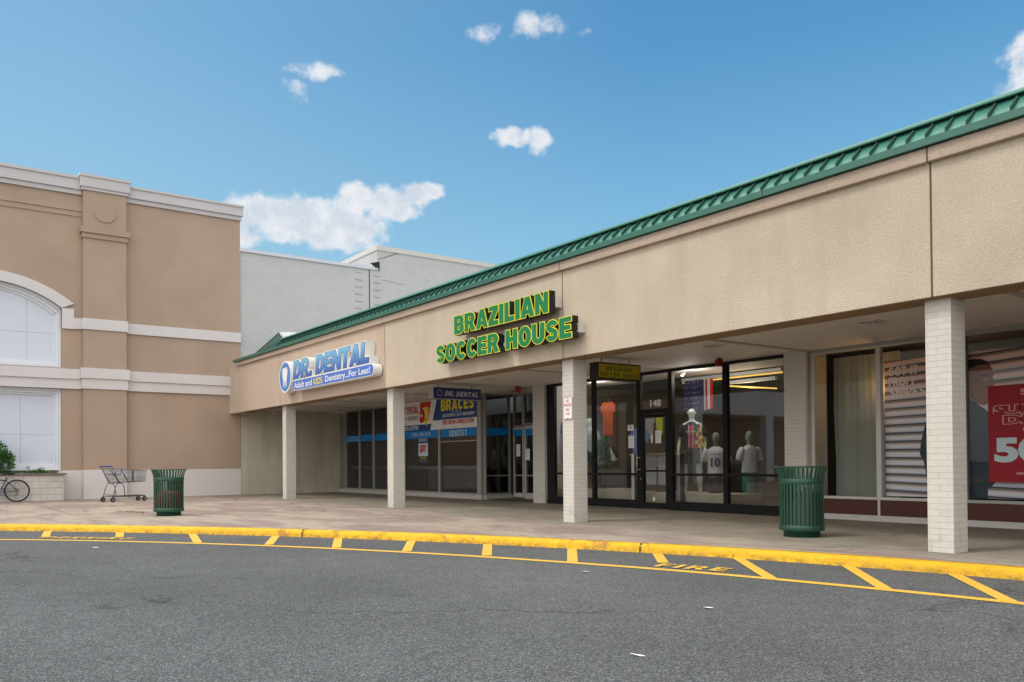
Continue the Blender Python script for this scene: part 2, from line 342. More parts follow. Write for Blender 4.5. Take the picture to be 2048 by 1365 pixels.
def paving():
    m, t, p = newmat('sidewalk_concrete'); v = t.obj(); x, y, z = t.sep(v)
    # cool plain concrete under the canopy, pinkish exposed aggregate outside
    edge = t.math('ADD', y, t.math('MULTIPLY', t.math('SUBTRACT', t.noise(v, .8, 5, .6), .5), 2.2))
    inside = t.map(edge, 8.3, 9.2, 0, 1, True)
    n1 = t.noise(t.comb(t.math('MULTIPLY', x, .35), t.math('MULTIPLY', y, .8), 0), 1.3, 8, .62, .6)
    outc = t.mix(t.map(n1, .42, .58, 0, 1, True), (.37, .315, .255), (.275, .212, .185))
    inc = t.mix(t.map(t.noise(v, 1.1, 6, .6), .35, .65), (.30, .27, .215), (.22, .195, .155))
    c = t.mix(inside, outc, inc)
    g = t.map(t.noise(v, 60, 3, .7), .3, .7, .72, 1.28); g2 = t.map(t.noise(v, 5, 5, .6), .3, .7, .86, 1.1)
    k = t.math('MULTIPLY', g, g2); c = t.mix(1, c, t.comb(k, k, k), 'MULTIPLY')
    wob = t.math('MULTIPLY', t.math('SUBTRACT', t.noise(v, 2.0, 3), .5), .05)
    def joint(a, off, per, wd):
        q = t.math('FRACT', t.math('DIVIDE', t.math('ADD', t.math('ADD', a, wob), 100+off), per)); return t.map(t.math('ABSOLUTE', t.math('SUBTRACT', q, .5)), 0, wd/per, 1, 0)
    j = t.math('MAXIMUM', joint(x, .35, 3.1, .016), joint(y, 1.0, 3.1, .016))
    ck = t.add('ShaderNodeTexVoronoi', feature='DISTANCE_TO_EDGE'); t.put(ck.inputs['Vector'], t.comb(t.math('ADD', x, t.math('MULTIPLY', t.noise(v, 2, 6), .8)), t.math('ADD', y, t.math('MULTIPLY', t.noise(v, 1.7, 6), .8)), 0)); ck.inputs['Scale'].default_value = .3
    crk = t.math('MULTIPLY', t.map(ck.outputs['Distance'], 0, .004, 1, 0), t.map(t.noise(v, .6, 2), .48, .56))
    j = t.math('MAXIMUM', j, crk)
    spots = t.math('MULTIPLY', t.map(t.noise(v, 14, 2), .72, .76), .5)
    c = t.mix(t.math('MULTIPLY', j, .75), c, (.06, .05, .04)); c = t.mix(spots, c, (.07, .06, .055))
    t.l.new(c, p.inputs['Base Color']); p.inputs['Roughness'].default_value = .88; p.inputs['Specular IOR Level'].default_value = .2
    t.l.new(t.bump(t.math('SUBTRACT', t.noise(v, 70, 3), j), .35, .005), p.inputs['Normal']); return m
def stucco(name, col, var=.06, bump=.35, stain=(0, 0, 0), sf=0, bs=60, grain=.13):
    m, t, p = newmat(name); v = t.obj(); x, y, z = t.sep(v)
    k = t.map(t.noise(v, .7, 6, .6), .3, .7, 1-var, 1+var); k2 = t.map(t.noise(v, bs*.6, 4, .7), .3, .7, 1-grain, 1+grain); k = t.math('MULTIPLY', k, k2)
    cn = t.add('ShaderNodeVectorMath', operation='SCALE'); cn.inputs[0].default_value = col; t.put(cn.inputs['Scale'], k); c = cn.outputs[0]
    if sf:
        sv = t.comb(t.math('MULTIPLY', x, 2.5), t.math('MULTIPLY', y, 2.5), t.math('MULTIPLY', z, .35))
        c = t.mix(t.math('MULTIPLY', t.map(t.noise(sv, 1, 6, .65), .45, .72), sf), c, stain)
    t.l.new(c, p.inputs['Base Color']); p.inputs['Roughness'].default_value = .9; p.inputs['Specular IOR Level'].default_value = .15
    t.l.new(t.bump(t.noise(v, bs, 4, .65), bump, .012), p.inputs['Normal']); return m
def kerb_paint():
    m, t, p = newmat('yellow_kerb_paint'); v = t.obj()
    worn = t.map(t.noise(v, 2.2, 9, .72, .5), .57, .64, 0, .75)
    worn2 = t.math('MULTIPLY', t.map(t.noise(v, 22, 6, .7), .62, .68, 0, .6), t.map(t.noise(v, 1.1, 2), .4, .6))
    k = t.map(t.noise(v, 6, 5), .3, .7, .88, 1.08)
    c = t.mix(1, t.mix(t.noise(v, 3, 4), (.80, .42, .008), (.88, .53, .015)), t.comb(k, k, k), 'MULTIPLY')
    c = t.mix(t.math('MAXIMUM', worn, worn2), c, (.36, .17, .04))
    zz = t.sep(v)[2]; gut = t.math('MULTIPLY', t.map(zz, .05, .11, .75, 0), t.map(t.noise(v, 9, 6, .7), .42, .62)); c = t.mix(gut, c, (.20, .12, .05))
    scuff = t.math('MULTIPLY', t.map(t.noise(v, 3.3, 7, .75), .64, .70, 0, .8), t.map(zz, .155, .13)); c = t.mix(scuff, c, (.10, .06, .03))
    t.l.new(c, p.inputs['Base Color']); p.inputs['Roughness'].default_value = .65
    t.l.new(t.bump(t.math('ADD', t.noise(v, 22, 6, .7), t.noise(v, 6, 4, .6)), 1.0, .03), p.inputs['Normal']); return m
def road_paint():
    m, t, p = newmat('yellow_road_paint'); v = t.obj()
    vo = t.add('ShaderNodeTexVoronoi'); t.put(vo.inputs['Vector'], v); vo.inputs['Scale'].default_value = 75
    holes = t.math('MULTIPLY', t.map(t.noise(v, 45, 4, .7), .6, .68), .7)
    k = t.map(t.sep(vo.outputs['Color'])[0], 0, 1, .85, 1.08)
    c = t.mix(1, (.76, .46, .055), t.comb(k, k, k), 'MULTIPLY'); c = t.mix(holes, c, (.16, .13, .09))
    t.l.new(c, p.inputs['Base Color']); p.inputs['Roughness'].default_value = .7; t.l.new(t.bump(vo.outputs['Distance'], .4, .004), p.inputs['Normal']); return m
M_ = {}
M_['asphalt'] = asphalt(); M_['paving'] = paving(); M_['kerb'] = kerb_paint(); M_['paint'] = road_paint()
M_['fascia'] = stucco('beige_stucco', (.53, .455, .355), .10, .9, (.33, .26, .17), .22)
M_['fasciap'] = stucco('pinkish_beige_stucco', (.49, .385, .31), .05, .45, (.34, .25, .2), .15)
M_['trim'] = stucco('pinkish_stucco_trim', (.43, .345, .275), .05, .5)
M_['beam'] = pm('brown_beam_paint', (.26, .16, .09), .8, .15, 1.5, .1)
M_['soffit'] = pm('soffit_board', (.68, .61, .55), .75, .06, .8)
M_['batten'] = pm('soffit_batten_paint', (.42, .37, .33), .8)
M_['joint'] = pm('dark_joint', (.12, .09, .06), .9)
M_['green'] = pm('green_roof_metal', (.032, .135, .098), .38, .07, 3, spec=.5)
M_['greenlit'] = pm('sky_lit_green_roof_metal', (.062, .215, .165), .3, .07, 3, spec=.6)  # same roof metal, colour lightened for the sky light on panels and cap
M_['greend'] = pm('dark_and_shade_green_metal', (.010, .055, .042), .75, .07, 3, spec=.5)  # dark hip and lap metal; on the ribs it paints in their shaded sides
M_['flash'] = pm('torn_white_flashing', (.52, .54, .58), .4, .05)
M_['colbrick'] = brick_mat('white_painted_brick', (.60, .575, .52), (.55, .525, .475), dirt=.05, var=.03, bumps=.7)
M_['wallbrick'] = brick_mat('pale_painted_brick', (.48, .49, .48), (.40, .41, .40), dirt=.06, bumps=.3, var=.03)
M_['tan'] = stucco('tan_stucco', (.395, .292, .222), .07, .2, bs=50, grain=.035)
M_['white_st'] = stucco('offwhite_stucco', (.62, .585, .57), .04, .15, bs=50, grain=.035)
M_['alcove'] = stucco('grimy_beige_wall', (.52, .48, .38), .12, .15, (.27, .24, .18), .5, grain=.03)
M_['board'] = pm('white_window_board', (.60, .64, .72), .5, .03)
M_['boardframe'] = pm('white_window_frame', (.66, .68, .72), .5, .02)
M_['alu'] = pm('grey_aluminium', (.34, .33, .31), .4, .05, metal=.3, spec=.5)
M_['alul'] = pm('pale_aluminium', (.52, .50, .47), .4, .04, metal=.2, spec=.5)
M_['black'] = pm('black_aluminium', (.010, .010, .011), .6, .05, spec=.2)
M_['maroon'] = pm('maroon_panel', (.075, .022, .018), .5, .06)
M_['glass'] = glass_mat('clear_glass', (.86, .89, .88), 1.68)
M_['pglass'] = glass_mat('poster_window_glass', (.90, .93, .92), 1.33)
M_['tglass'] = glass_mat('tinted_glass', (.42, .44, .44), 1.55)
M_['steel'] = pm('brushed_steel', (.6, .58, .55), .3, .03, metal=.9)
M_['white'] = pm('white_plastic', (.78, .78, .76), .45, .02)
M_['paper'] = pm('white_paper', (.75, .76, .75), .8, .02)
M_['grey'] = pm('grey_plastic', (.45, .44, .43), .5, .04)
M_['lgreen'] = pm('green_sign_face', (.006, .185, .06), .4, .03, spec=.4)
M_['yellow'] = pm('yellow_sign_edge', (.72, .66, .05), .4, .03)
M_['blk'] = pm('black_return', (.015, .014, .014), .4)
M_['race'] = pm('pale_raceway', (.60, .57, .52), .5, .04)
M_['blue'] = pm('blue_sign_face', (.07, .17, .55), .35, .03, spec=.4)
M_['navy'] = pm('navy_print', (.010, .016, .12), .5, .03)
M_['mblue'] = pm('mid_blue_print', (.02, .06, .22), .6, .03)
M_['sky'] = pm('bright_blue_film', (.0, .21, .56), .5, .03)
M_['red'] = pm('red_print', (.55, .02, .02), .6, .03)
M_['yprint'] = pm('yellow_print', (.80, .66, .03), .6, .03)
M_['kprint'] = pm('black_print', (.015, .015, .015), .6, .03)
M_['alarm'] = pm('red_alarm_plastic', (.22, .008, .010), .4, .03)
M_['bin'] = pm('green_powder_coat', (.012, .062, .036), .35, .08, 6, spec=.5)
M_['binl'] = pm('dark_bin_liner', (.02, .022, .02), .35, .1)
M_['binr'] = pm('dull_red_bag', (.12, .02, .02), .5, .1)
M_['rubber'] = pm('black_rubber', (.02, .02, .02), .7, .05)
M_['chrome'] = pm('dull_chrome', (.45, .45, .46), .35, .05, metal=.8)
M_['cartg'] = pm('dark_grey_wire', (.14, .14, .15), .4, .05, metal=.5)
M_['cartb'] = pm('blue_plastic', (.02, .04, .32), .4, .05)
M_['bike'] = pm('dark_bike_paint', (.015, .018, .025), .3, .05, spec=.6)
M_['block'] = stucco('split_face_block', (.54, .50, .46), .14, 1.0, bs=11, grain=.10)
M_['cap'] = pm('brown_stone_cap', (.17, .135, .115), .85, .15, 3, .3)
M_['soil'] = pm('dark_soil', (.06, .045, .03), .95, .2)
def leaf_mat(name, c1, c2):
    m, t, p = newmat(name); v = t.obj()
    c = t.mix(t.map(t.noise(v, 9, 3), .35, .65), c1, c2); t.l.new(c, p.inputs['Base Color']); p.inputs['Roughness'].default_value = .5
    p.inputs['Specular IOR Level'].default_value = .4; return m
M_['leaf'] = leaf_mat('shrub_leaf', (.018, .065, .012), (.07, .19, .03)); M_['leaf2'] = leaf_mat('weed_leaf', (.03, .09, .015), (.08, .17, .03))
M_['bark'] = pm('brown_bark', (.09, .06, .04), .9, .2)
M_['inwall'] = pm('shop_wall', (.17, .14, .115), .8, .15, 1)
M_['indark'] = pm('dark_interior', (.05, .05, .048), .8, .1, 1)
M_['infloor'] = pm('shop_floor', (.16, .135, .11), .5, .1, 2)
M_['manneq'] = pm('glossy_white_mannequin', (.55, .60, .55), .35, .02, spec=.5)
M_['lwood'] = pm('pale_wood', (.48, .42, .33), .6, .08, 4)
M_['jnavy'] = pm('dark_navy_cloth', (.022, .022, .035), .85, .1, 8)
M_['jred'] = pm('red_cloth', (.50, .015, .015), .85, .06, 8)
M_['jwhite'] = pm('white_cloth', (.55, .56, .62), .85, .05, 8)
M_['jorange'] = pm('orange_cloth', (.38, .07, .015), .85, .06, 8)
M_['jlblue'] = pm('pale_blue_cloth', (.12, .18, .38), .85, .06, 8)
M_['jgreen'] = pm('teal_green_cloth', (.02, .16, .11), .85, .06, 8)
M_['jbrown'] = pm('dark_brown_cloth', (.03, .022, .02), .85, .1, 8)
M_['lime'] = pm('lime_cloth', (.55, .62, .06), .85, .05, 8)
M_['tube'] = emis('lit_yellow_tube', (1, .62, .14), .55)
M_['spotl'] = emis('lit_spot_lamp', (1, .95, .85), 3)
M_['skin'] = pm('printed_brown_skin', (.30, .11, .06), .6, .1, 5)
M_['jacket'] = pm('printed_navy_jacket', (.04, .055, .075), .7, .1, 2)
M_['signred'] = pm('dark_red_poster', (.29, .008, .016), .55, .04)
M_['lblue'] = pm('pale_aqua_print', (.50, .62, .64), .6, .03)
M_['panelg'] = pm('pale_green_grey_panel', (.25, .265, .23), .6, .05, .7)

# ------------------------------------------------------------------ ground
RZ = .045; GZ = .15
MB().poly([(-600, -600, RZ), (600, -600, RZ), (600, 600, RZ), (-600, 600, RZ)]).build('road', M_['asphalt'], kind='structure', recalc=False)
KB = [(-20.3, -40), (-20.3, -6), (-20.1, -3.6), (-19.5, -1.6), (-18.5, .05), (-17.2, 1.35), (-16.1, 2.34), (-14.85, 3.32), (-13.63, 4.2), (-12.5, 4.93), (-11.45, 5.56), (-10.3, 6.18), (-9.1, 6.72), (-7.8, 7.25), (-6.4, 7.74), (-5.2, 8.05), (-4.4, 8.2), (-3.5, 8.34), (-2, 8.45), (0, 8.5), (14, 8.5)]
def smooth(P, it=2):
    for _ in range(it):
        Q = [P[0]]
        for a, b in zip(P, P[1:]): Q += [(a[0]*.75+b[0]*.25, a[1]*.75+b[1]*.25), (a[0]*.25+b[0]*.75, a[1]*.25+b[1]*.75)]
        P = Q+[P[-1]]
    return P
KS = smooth(KB, 2)
def off(P, d_):
    out = []
    for i, p in enumerate(P):
        a = P[max(i-1, 0)]; b = P[min(i+1, len(P)-1)]; tx, ty = b[0]-a[0], b[1]-a[1]; l = math.hypot(tx, ty) or 1
        out.append((p[0]-ty/l*d_, p[1]+tx/l*d_))
    return out
# resample kerb finely so its worn edge can be uneven
def resample(P, step):
    out = [P[0]]; acc = 0
    for a, b in zip(P, P[1:]):
        L = math.hypot(b[0]-a[0], b[1]-a[1]); n = max(1, int(L/step))
        out += [(a[0]+(b[0]-a[0])*k/n, a[1]+(b[1]-a[1])*k/n) for k in range(1, n+1)]
    return out
KR = [p for p in resample(KS, .08)]
prof = [(-.012, RZ-.02), (0.0, RZ+.03), (.008, GZ-.038), (.022, GZ-.014), (.045, GZ+.001), (.165, GZ+.004), (.168, GZ-.03)]
mb = MB(); k = len(prof); n_ = len(KR)
rows = [off(KR, q[0]) for q in prof]
for i in range(n_):
    s_ = random.uniform(-1, 1)
    for j, q in enumerate(prof):
        jit = .004 if 0 < j < 5 else 0
        mb.v.append((rows[j][i][0]+random.uniform(-jit, jit), rows[j][i][1]+random.uniform(-jit, jit), q[1]+(s_*.002 if 1 < j < 5 else 0)))
gaps = []
L_ = 0
for i in range(n_-1):
    L_ += math.hypot(KR[i+1][0]-KR[i][0], KR[i+1][1]-KR[i][1])
for i in range(n_-1):
    for j in range(k-1): mb.face((i*k+j, (i+1)*k+j, (i+1)*k+j+1, i*k+j+1), 0, True)
mb.build('kerb', M_['kerb'], kind='structure')
# kerb joints: narrow dark gaps between the stones
mb = MB()
def kerb_at(x):
    i = min(range(n_-1), key=lambda q: abs(KR[q][0]-x)); a, b = KR[i], KR[i+1]; t_ = Vector((b[0]-a[0], b[1]-a[1], 0)).normalized(); return Vector((a[0], a[1], 0)), t_, Vector((-t_.y, t_.x, 0))
for x in (-12.45, -7.55, -1.2):
    p_, t_, nn_ = kerb_at(x)
    for (a0, a1, z0, z1) in ((-.016, .03, RZ, GZ-.03), (.0, .16, GZ-.01, GZ+.0065)):
        q = [p_+nn_*a0-t_*.006, p_+nn_*a1-t_*.006, p_+nn_*a1+t_*.006+t_*random.uniform(-.01, .01), p_+nn_*a0+t_*.006]
        mb.prism([(v.x, v.y, z0) for v in q], (0, 0, z1-z0))
mb.build('kerb_joint', M_['joint'], kind='structure')
# sidewalk sheet
inn = off(KS, .166)
pts = [(p[0], p[1], GZ) for p in inn]+[(14, 14.3, GZ), (-29.1, 14.3, GZ), (-29.1, -40, GZ)]
me = bpy.data.meshes.new('sidewalk'); me.from_pydata(pts, [], [tuple(range(len(pts)))]); me.materials.append(M_['paving'])
bm = bmesh.new(); bm.from_mesh(me); bmesh.ops.triangulate(bm, faces=bm.faces); bmesh.ops.recalc_face_normals(bm, faces=bm.faces)
bm.to_mesh(me); bm.free(); sw = bpy.data.objects.new('sidewalk', me); C.objects.link(sw); sw['kind'] = 'structure'
# painted lines
PZ = RZ+.004
line = smooth([(-22, -7), (-18.9, -3.4), (-15.1, 1.185), (-13.8, 2.35), (-12.375, 3.4), (-11.3, 4.1), (-10.2, 4.72), (-8.9, 5.35), (-7.6, 5.87), (-6.32, 6.31), (-5.2, 6.60), (-4.3, 6.77), (-3.7, 6.88), (-2.99, 6.98), (-1.5, 7.08), (14, 7.1)], 1)
la, lb = off(line, -.065), off(line, .065)
mb = MB()
for i in range(len(line)-1): mb.poly([(*la[i], PZ), (*la[i+1], PZ), (*lb[i+1], PZ), (*lb[i], PZ)])
bars = [((-16.417, 1.992), (-15.124, 1.8)), ((-15.321, 2.924), (-14.26, 2.715)), ((-14.129, 3.775), (-12.433, 3.401)), ((-12.849, 4.695), (-11.475, 4.084)), ((-11.84, 5.286), (-10.469, 4.644)), ((-10.749, 5.929), (-9.471, 5.151)), ((-9.602, 6.478), (-8.392, 5.646)), ((-8.423, 6.992), (-7.238, 6.015)), ((-7.272, 7.374), (-6.559, 6.742)), ((-6.38, 7.757), (-5.017, 6.595)), ((-5.264, 8.143), (-4.029, 6.831)), ((-4.2, 8.291), (-3.057, 6.935)), ((-3.1, 8.36), (-1.9, 7.06))]
for a, b in bars:
    a, b = Vector(a), Vector(b); dd = (b-a).normalized(); w = Vector((-dd.y, dd.x))*.06; b = b-dd*.03
    mb.poly([(*(a+w), PZ+.0015), (*(b+w), PZ+.0015), (*(b-w), PZ+.0015), (*(a-w), PZ+.0015)])
mb.build('road_marking', M_['paint'], kind='structure', recalc=False)
mb = MB()
text_add(mb, '#FIRE', (-6.09, 6.687, PZ+.0035), (.73, .215, 0), (-.11, .29, 0), .80, .29, bold=-.02, spacing=.18)
text_add(mb, '#PARKING', (-14.43, 2.29, PZ+.0035), (1.2, 1.04, 0), (-.40, .46, 0), 1.6, .29, bold=-.04, spacing=.14)
mb.build('road_lettering', M_['paint'], kind='structure', recalc=False)

# ------------------------------------------------------------------ anchor store (tan building on the left)
XF = -29.1
A = thing('anchor_store', 'two storey tan stucco store with off-white bands and a boarded arched window', 'building', (XF, 3, 0))
YC = 1.9                                                  # centre of the arched window
mb = MB(); yl = YC-(9.4-YC)
# wall plane with the two window openings: built as strips round them
def arcz(y, R, top): dy = y-YC; return top-R+math.sqrt(max(R*R-dy*dy, 0))
hw = 2.01
mb.box(-29.6, XF, YC+hw, 9.40, .98, 9.7); mb.box(-29.6, XF, yl, YC-hw, .98, 9.7)
mb.box(-29.6, XF, YC-hw, YC+hw, 3.55, 4.2)
N = 24; ys = [YC-hw+2*hw*i/N for i in range(N+1)]
for a, b in zip(ys, ys[1:]):
    za, zb = arcz(a, 3.35, 6.70), arcz(b, 3.35, 6.70)
    mb.prism([(XF, a, za), (XF, b, zb), (XF, b, 9.7), (XF, a, 9.7)], (-.5, 0, 0))
mb.box(-50, -29.6, -30, 9.40, 0.1, 9.69)
mb.build('wall', M_['tan'], A)
MB().box(-29.6, XF+.012, yl, 9.403, .10, 1.04).build('plinth', M_['white_st'], A)
def prof_run(name, y0, y1, rows, mat, par=A, x=XF):
    mb = MB()
    for z0, z1, p in rows: mb.box(x-.3, x+p, y0-(.0 if y0 > yl else 0), y1, z0, z1)
    return mb.build(name, mat, par)
M_['gstone'] = stucco('grey_white_cornice', (.52, .50, .50), .03, .1, bs=50, grain=.035)
for y0, y1 in ((4.40, 4.40),): pass
prof_run('cornice', yl, 4.46, [(9.60, 9.74, .07), (9.742, 10.06, .13), (10.062, 10.15, .17)], M_['gstone'])
mbc = MB()
for z0, z1, p in ((9.60, 9.74, .07), (9.742, 10.03, .14), (10.032, 10.10, .18)): mbc.box(XF-.3, XF+p, 5.74, 9.40+p*.5, z0, z1)
mbc.build('cornice', M_['gstone'], A)
prof_run('moulding', yl+.1, 4.49, [(8.92, 9.075, .03), (9.078, 9.235, .06)], M_['tan'])
def pilaster(yc, s=1):
    y0, y1 = yc-.62, yc+.62
    p = MB().box(XF-.2, XF+.2, y0, y1, 1.045, 9.75).build('pilaster', M_['tan'], A)
    MB().box(XF-.2, XF+.21, y0-.006, y1+.006, .12, 1.05).build('base', M_['white_st'], p)
    q = MB()
    for z0, z1, e in ((9.74, 9.83, .05), (9.832, 10.14, .09), (10.142, 10.225, .12)): q.box(XF-.25, XF+.2+e, y0-e, y1+e, z0, z1)
    q.build('capital', M_['gstone'], p)
    q = MB(); q.box(XF-.2, XF+.25, y0-.04, y1+.04, 8.26, 8.405).box(XF-.2, XF+.30, y0-.085, y1+.085, 8.41, 8.59); q.build('collar', M_['tan'], p)
    q = MB(); cz = 9.10
    q.prism([(XF+.195, yc+.31*math.cos(a*math.pi/24), cz+.30*math.sin(a*math.pi/24)) for a in range(48)], (.035, 0, 0)); q.build('medallion', M_['tan'], p)
    q = MB(); q.box(XF-.2, XF+.24, y0-.035, y1+.035, 5.41, 5.75); q.build('band', M_['white_st'], p)
    q = MB(); q.box(XF-.2, XF+.24, y0-.04, y1+.04, 3.565, 3.885).box(XF-.2, XF+.29, y0-.08, y1+.08, 3.887, 4.205); q.build('band', M_['white_st'], p)
pilaster(5.10); pilaster(YC-3.2)
q = MB(); q.box(XF-.2, XF+.06, 5.76, 9.405, 5.385, 5.715); q.build('belt_course', M_['white_st'], A)
q = MB(); q.box(XF-.2, XF+.07, 5.76, 9.405, 3.555, 3.865).box(XF-.2, XF+.12, 5.80, 9.42, 3.867, 4.185); q.build('belt_course', M_['white_st'], A)
q = MB(); q.box(XF-.2, XF+.07, YC-3.8, 4.45, 3.555, 3.85).box(XF-.2, XF+.12, YC-3.8, 4.42, 3.852, 4.16); q.build('belt_course', M_['white_st'], A)
# arch surround
q = MB(); ho = 2.345
yo = [YC-ho+2*ho*i/N for i in range(N+1)]
zo = lambda y: arcz(y, 3.785, 7.0); zi = lambda y: arcz(y, 3.35, 6.70)
for i in range(N):
    a, b = yo[i], yo[i+1]; ai, bi = ys[i], ys[i+1]
    q.prism([(XF+.06, a, zo(a)), (XF+.06, b, zo(b)), (XF+.06, bi, zi(bi)), (XF+.06, ai, zi(ai))], (-.2, 0, 0))
q.box(XF-.14, XF+.0605, YC+hw, YC+ho, 5.40, zo(yo[-1])-.16); q.box(XF-.14, XF+.0605, YC-ho, YC-hw, 5.40, zo(yo[-1])-.16)
q.box(XF-.14, XF+.0595, YC+ho, 4.49, 5.415, 5.745); q.box(XF-.14, XF+.0595, YC-3.0, YC-ho, 5.415, 5.745)
q.build('arch_surround', M_['white_st'], A)
def awindow(arch, z0, z1, split, bz):
    w = MB(); par = A
    for o_, d_ in ((.0, .10), (.07, .16), (.13, .22)):       # stepped frame
        a0 = YC-hw+.005+o_; a1 = YC+hw-.005-o_; th = .07
        w.box(XF-.6, XF-d_, a0, a0+th, z0, z1 if not arch else 5.99-o_); w.box(XF-.6, XF-d_, a1-th, a1, z0, z1 if not arch else 5.99-o_)
        w.box(XF-.6, XF-d_-.001, a0+th, a1-th, z0+o_, z0+o_+th)
        if arch:
            for i in range(N):
                a, b = ys[i], ys[i+1]; sc = (hw-o_)/hw; sc2 = (hw-o_-th)/hw
                pa = lambda y, s_, o2: (XF-d_, YC+(y-YC)*s_, zi(y)-o2)
                w.prism([pa(a, sc, o_), pa(b, sc, o_), pa(b, sc2, o_+th), pa(a, sc2, o_+th)], (-.3, 0, 0))
        else: w.box(XF-.6, XF-d_-.001, a0+th, a1-th, z1-o_-th, z1-o_)
    wo = w.build('window_frame', M_['boardframe'], A)
    b = MB(); xx = XF-.27; e = hw-.18
    if arch:
        for i in range(N):
            a = YC-e+2*e*i/N; c = YC-e+2*e*(i+1)/N
            b.poly([(xx, a, z0), (xx, c, z0), (xx, c, arcz(c, 3.3, 6.56)), (xx, a, arcz(a, 3.3, 6.56))])
    else: b.poly([(xx, YC-e, z0), (xx, YC+e, z0), (xx, YC+e, z1), (xx, YC-e, z1)])
    b.build('board', M_['board'], wo)
    g = MB()
    for yy in (split, YC, 2*YC-split): g.box(xx, xx+.004, yy-.007, yy+.007, z0+.15, (arcz(yy, 3.3, 6.5)-.05) if arch else z1-.15)
    g.box(xx, xx+.003, YC-e, YC+e, bz-.007, bz+.007); g.build('board_joint', M_['grey'], wo)
awindow(True, 4.20, 5.6, 3.0, 5.25); awindow(False, 1.05, 3.55, 2.83, 2.14)
# portico further left along the same front (seen only mirrored in the shop glass)
q = MB(); q.box(-31, -27.6, -26, -4.2, 3.5, 5.75); q.box(-27.9, -27.6, -4.9, -4.2, .1, 3.5); q.box(-27.9, -27.6, -26, -25.2, .1, 3.5)
for yy in (-10, -15, -20): q.box(-28.0, -27.6, yy-.3, yy+.3, .1, 3.5)
q.build('portico', pm('bright_white_portico', (.8, .8, .8), .7), A)

# ------------------------------------------------------------------ tall painted-brick store behind
B = thing('brick_store', 'tall pale painted brick building with a stepped crack, rising behind the green roof', 'building', (-29.15, 20, 0))
q = MB(); q.box(-29.6, -29.15, 9.41, 14.33, .1, 8.56); q.box(-45, -29.6, 9.42, 14.2, .1, 8.55); q.build('low_wall', M_['wallbrick'], B)
q = MB(); q.box(-60, -29.12, 14.64, 60, .1, 9.34); q.box(-29.14, -29.125, 14.345, 14.64, .1, 8.55); q.build('high_wall', M_['wallbrick'], B)
M_['jd'] = pm('expansion_joint', (.10, .095, .085), .9)
q = MB(); q.box(-29.3, -29.13, 14.31, 14.345, .1, 8.55); q.build('expansion_joint', M_['jd'], B)
q = MB(); q.box(-45, -29.09, 9.38, 14.7, 8.56, 8.67); q.build('coping', pm('pale_metal_coping', (.55, .57, .62), .4, .03), B)
q = MB(); q.box(-60, -29.08, 14.60, 60, 9.34, 9.52); q.build('coping', pm('cream_metal_coping', (.55, .53, .49), .5, .03), B)
q = MB()                                                   # toothed bricks either side of the joint
for i in range(16):
    z = 8.42-.27*i
    q.box(-29.16, -29.12, 13.74, 14.02, z-.03, z+.03); q.box(-29.13, -29.09, 14.50, 14.78, z-.07, z-.01)
    q.box(-29.16, -29.145, 14.02, 14.05, z-.27, z)
q.build('toothed_brick', M_['wallbrick'], B)
q = MB(); q.prism([(-29.11, 14.55, 8.66), (-29.11, 14.72, 8.66), (-29.11, 14.72, 8.90), (-29.11, 14.35, 8.80)], (.05, 0, 0)); q.prism([(-29.10, 14.66, 8.66), (-29.10, 14.72, 8.66), (-29.10, 14.70, 8.52)], (.03, 0, 0)); q.build('tar_patch', M_['rubber'], B)
q = MB(); y, z = 14.66, 9.0                                # stepped crack
for i in range(9):
    q.box(-29.125, -29.114, y, y+.10, z-.012, z+.012); q.box(-29.125, -29.114, y+.088, y+.112, z, z+.045+.006*i); y += .10; z += .04
for i in range(7): q.box(-29.125, -29.115, 14.9+i*.13, 15.0+i*.13+.02, 8.22-.012*i-.008, 8.22-.012*i+.008)
q.build('crack', pm('grey_crack', (.22, .21, .19), .9), B)
q = MB(); q.box(-29.3, -29.10, 9.41, 13.1, .1, 3.1); alc = q.build('alcove_wall', M_['alcove'], B)

# ------------------------------------------------------------------ the shopping plaza
PL = thing('shopping_plaza', 'long single storey shop row with beige fascia and green metal roof edge', 'building', (-12, 11, 0))
XL, XRr = -28.15, 13
zt = lambda x, a, b: a+b*(-x)
joints = [XL, -24.25, -17.53, -11.04, -4.74, 1.74, 8.2, XRr]
for a, b in zip(joints, joints[1:]):
    q = MB(); g = .012
    pts = [(a+g, 9.0, 2.915), (b-g, 9.0, 2.915), (b-g, 9.0, zt(b, 4.348, .0037)+.02), (a+g, 9.0, zt(a, 4.348, .0037)+.02)]
    q.prism(pts, (0, .40, 0)); q.build('fascia_panel', M_['fasciap'] if a < -20 else M_['fascia'], PL, bevel=.006)
    q = MB(); z0a, z0b, z1a, z1b = zt(a, 4.348, .0037), zt(b, 4.348, .0037), zt(a, 4.51, .0023), zt(b, 4.51, .0023)
    q.prism([(a+.008, 8.93, z0a), (b-.008, 8.93, z0b), (b-.008, 8.93, z1b), (a+.008, 8.93, z1a)], (0, .3, 0)); q.build('fascia_trim', M_['trim'], PL, bevel=.012)
q = MB(); q.box(XL+.02, XRr, 9.012, 9.39, 2.93, 4.5); q.build('fascia_core', M_['joint'], PL)
q = MB(); q.box(XL, XRr, 9.03, 9.42, 2.908, 2.913); q.box(XL, XRr, 9.401, 9.425, 2.913, 3.11); q.build('beam_underside', M_['beam'], PL)
# return of the canopy to the anchor store
q = MB(); q.box(-29.1, XL+.012, 9.02, 9.40, 2.92, 4.44); q.build('fascia_return', M_['fascia'], PL)
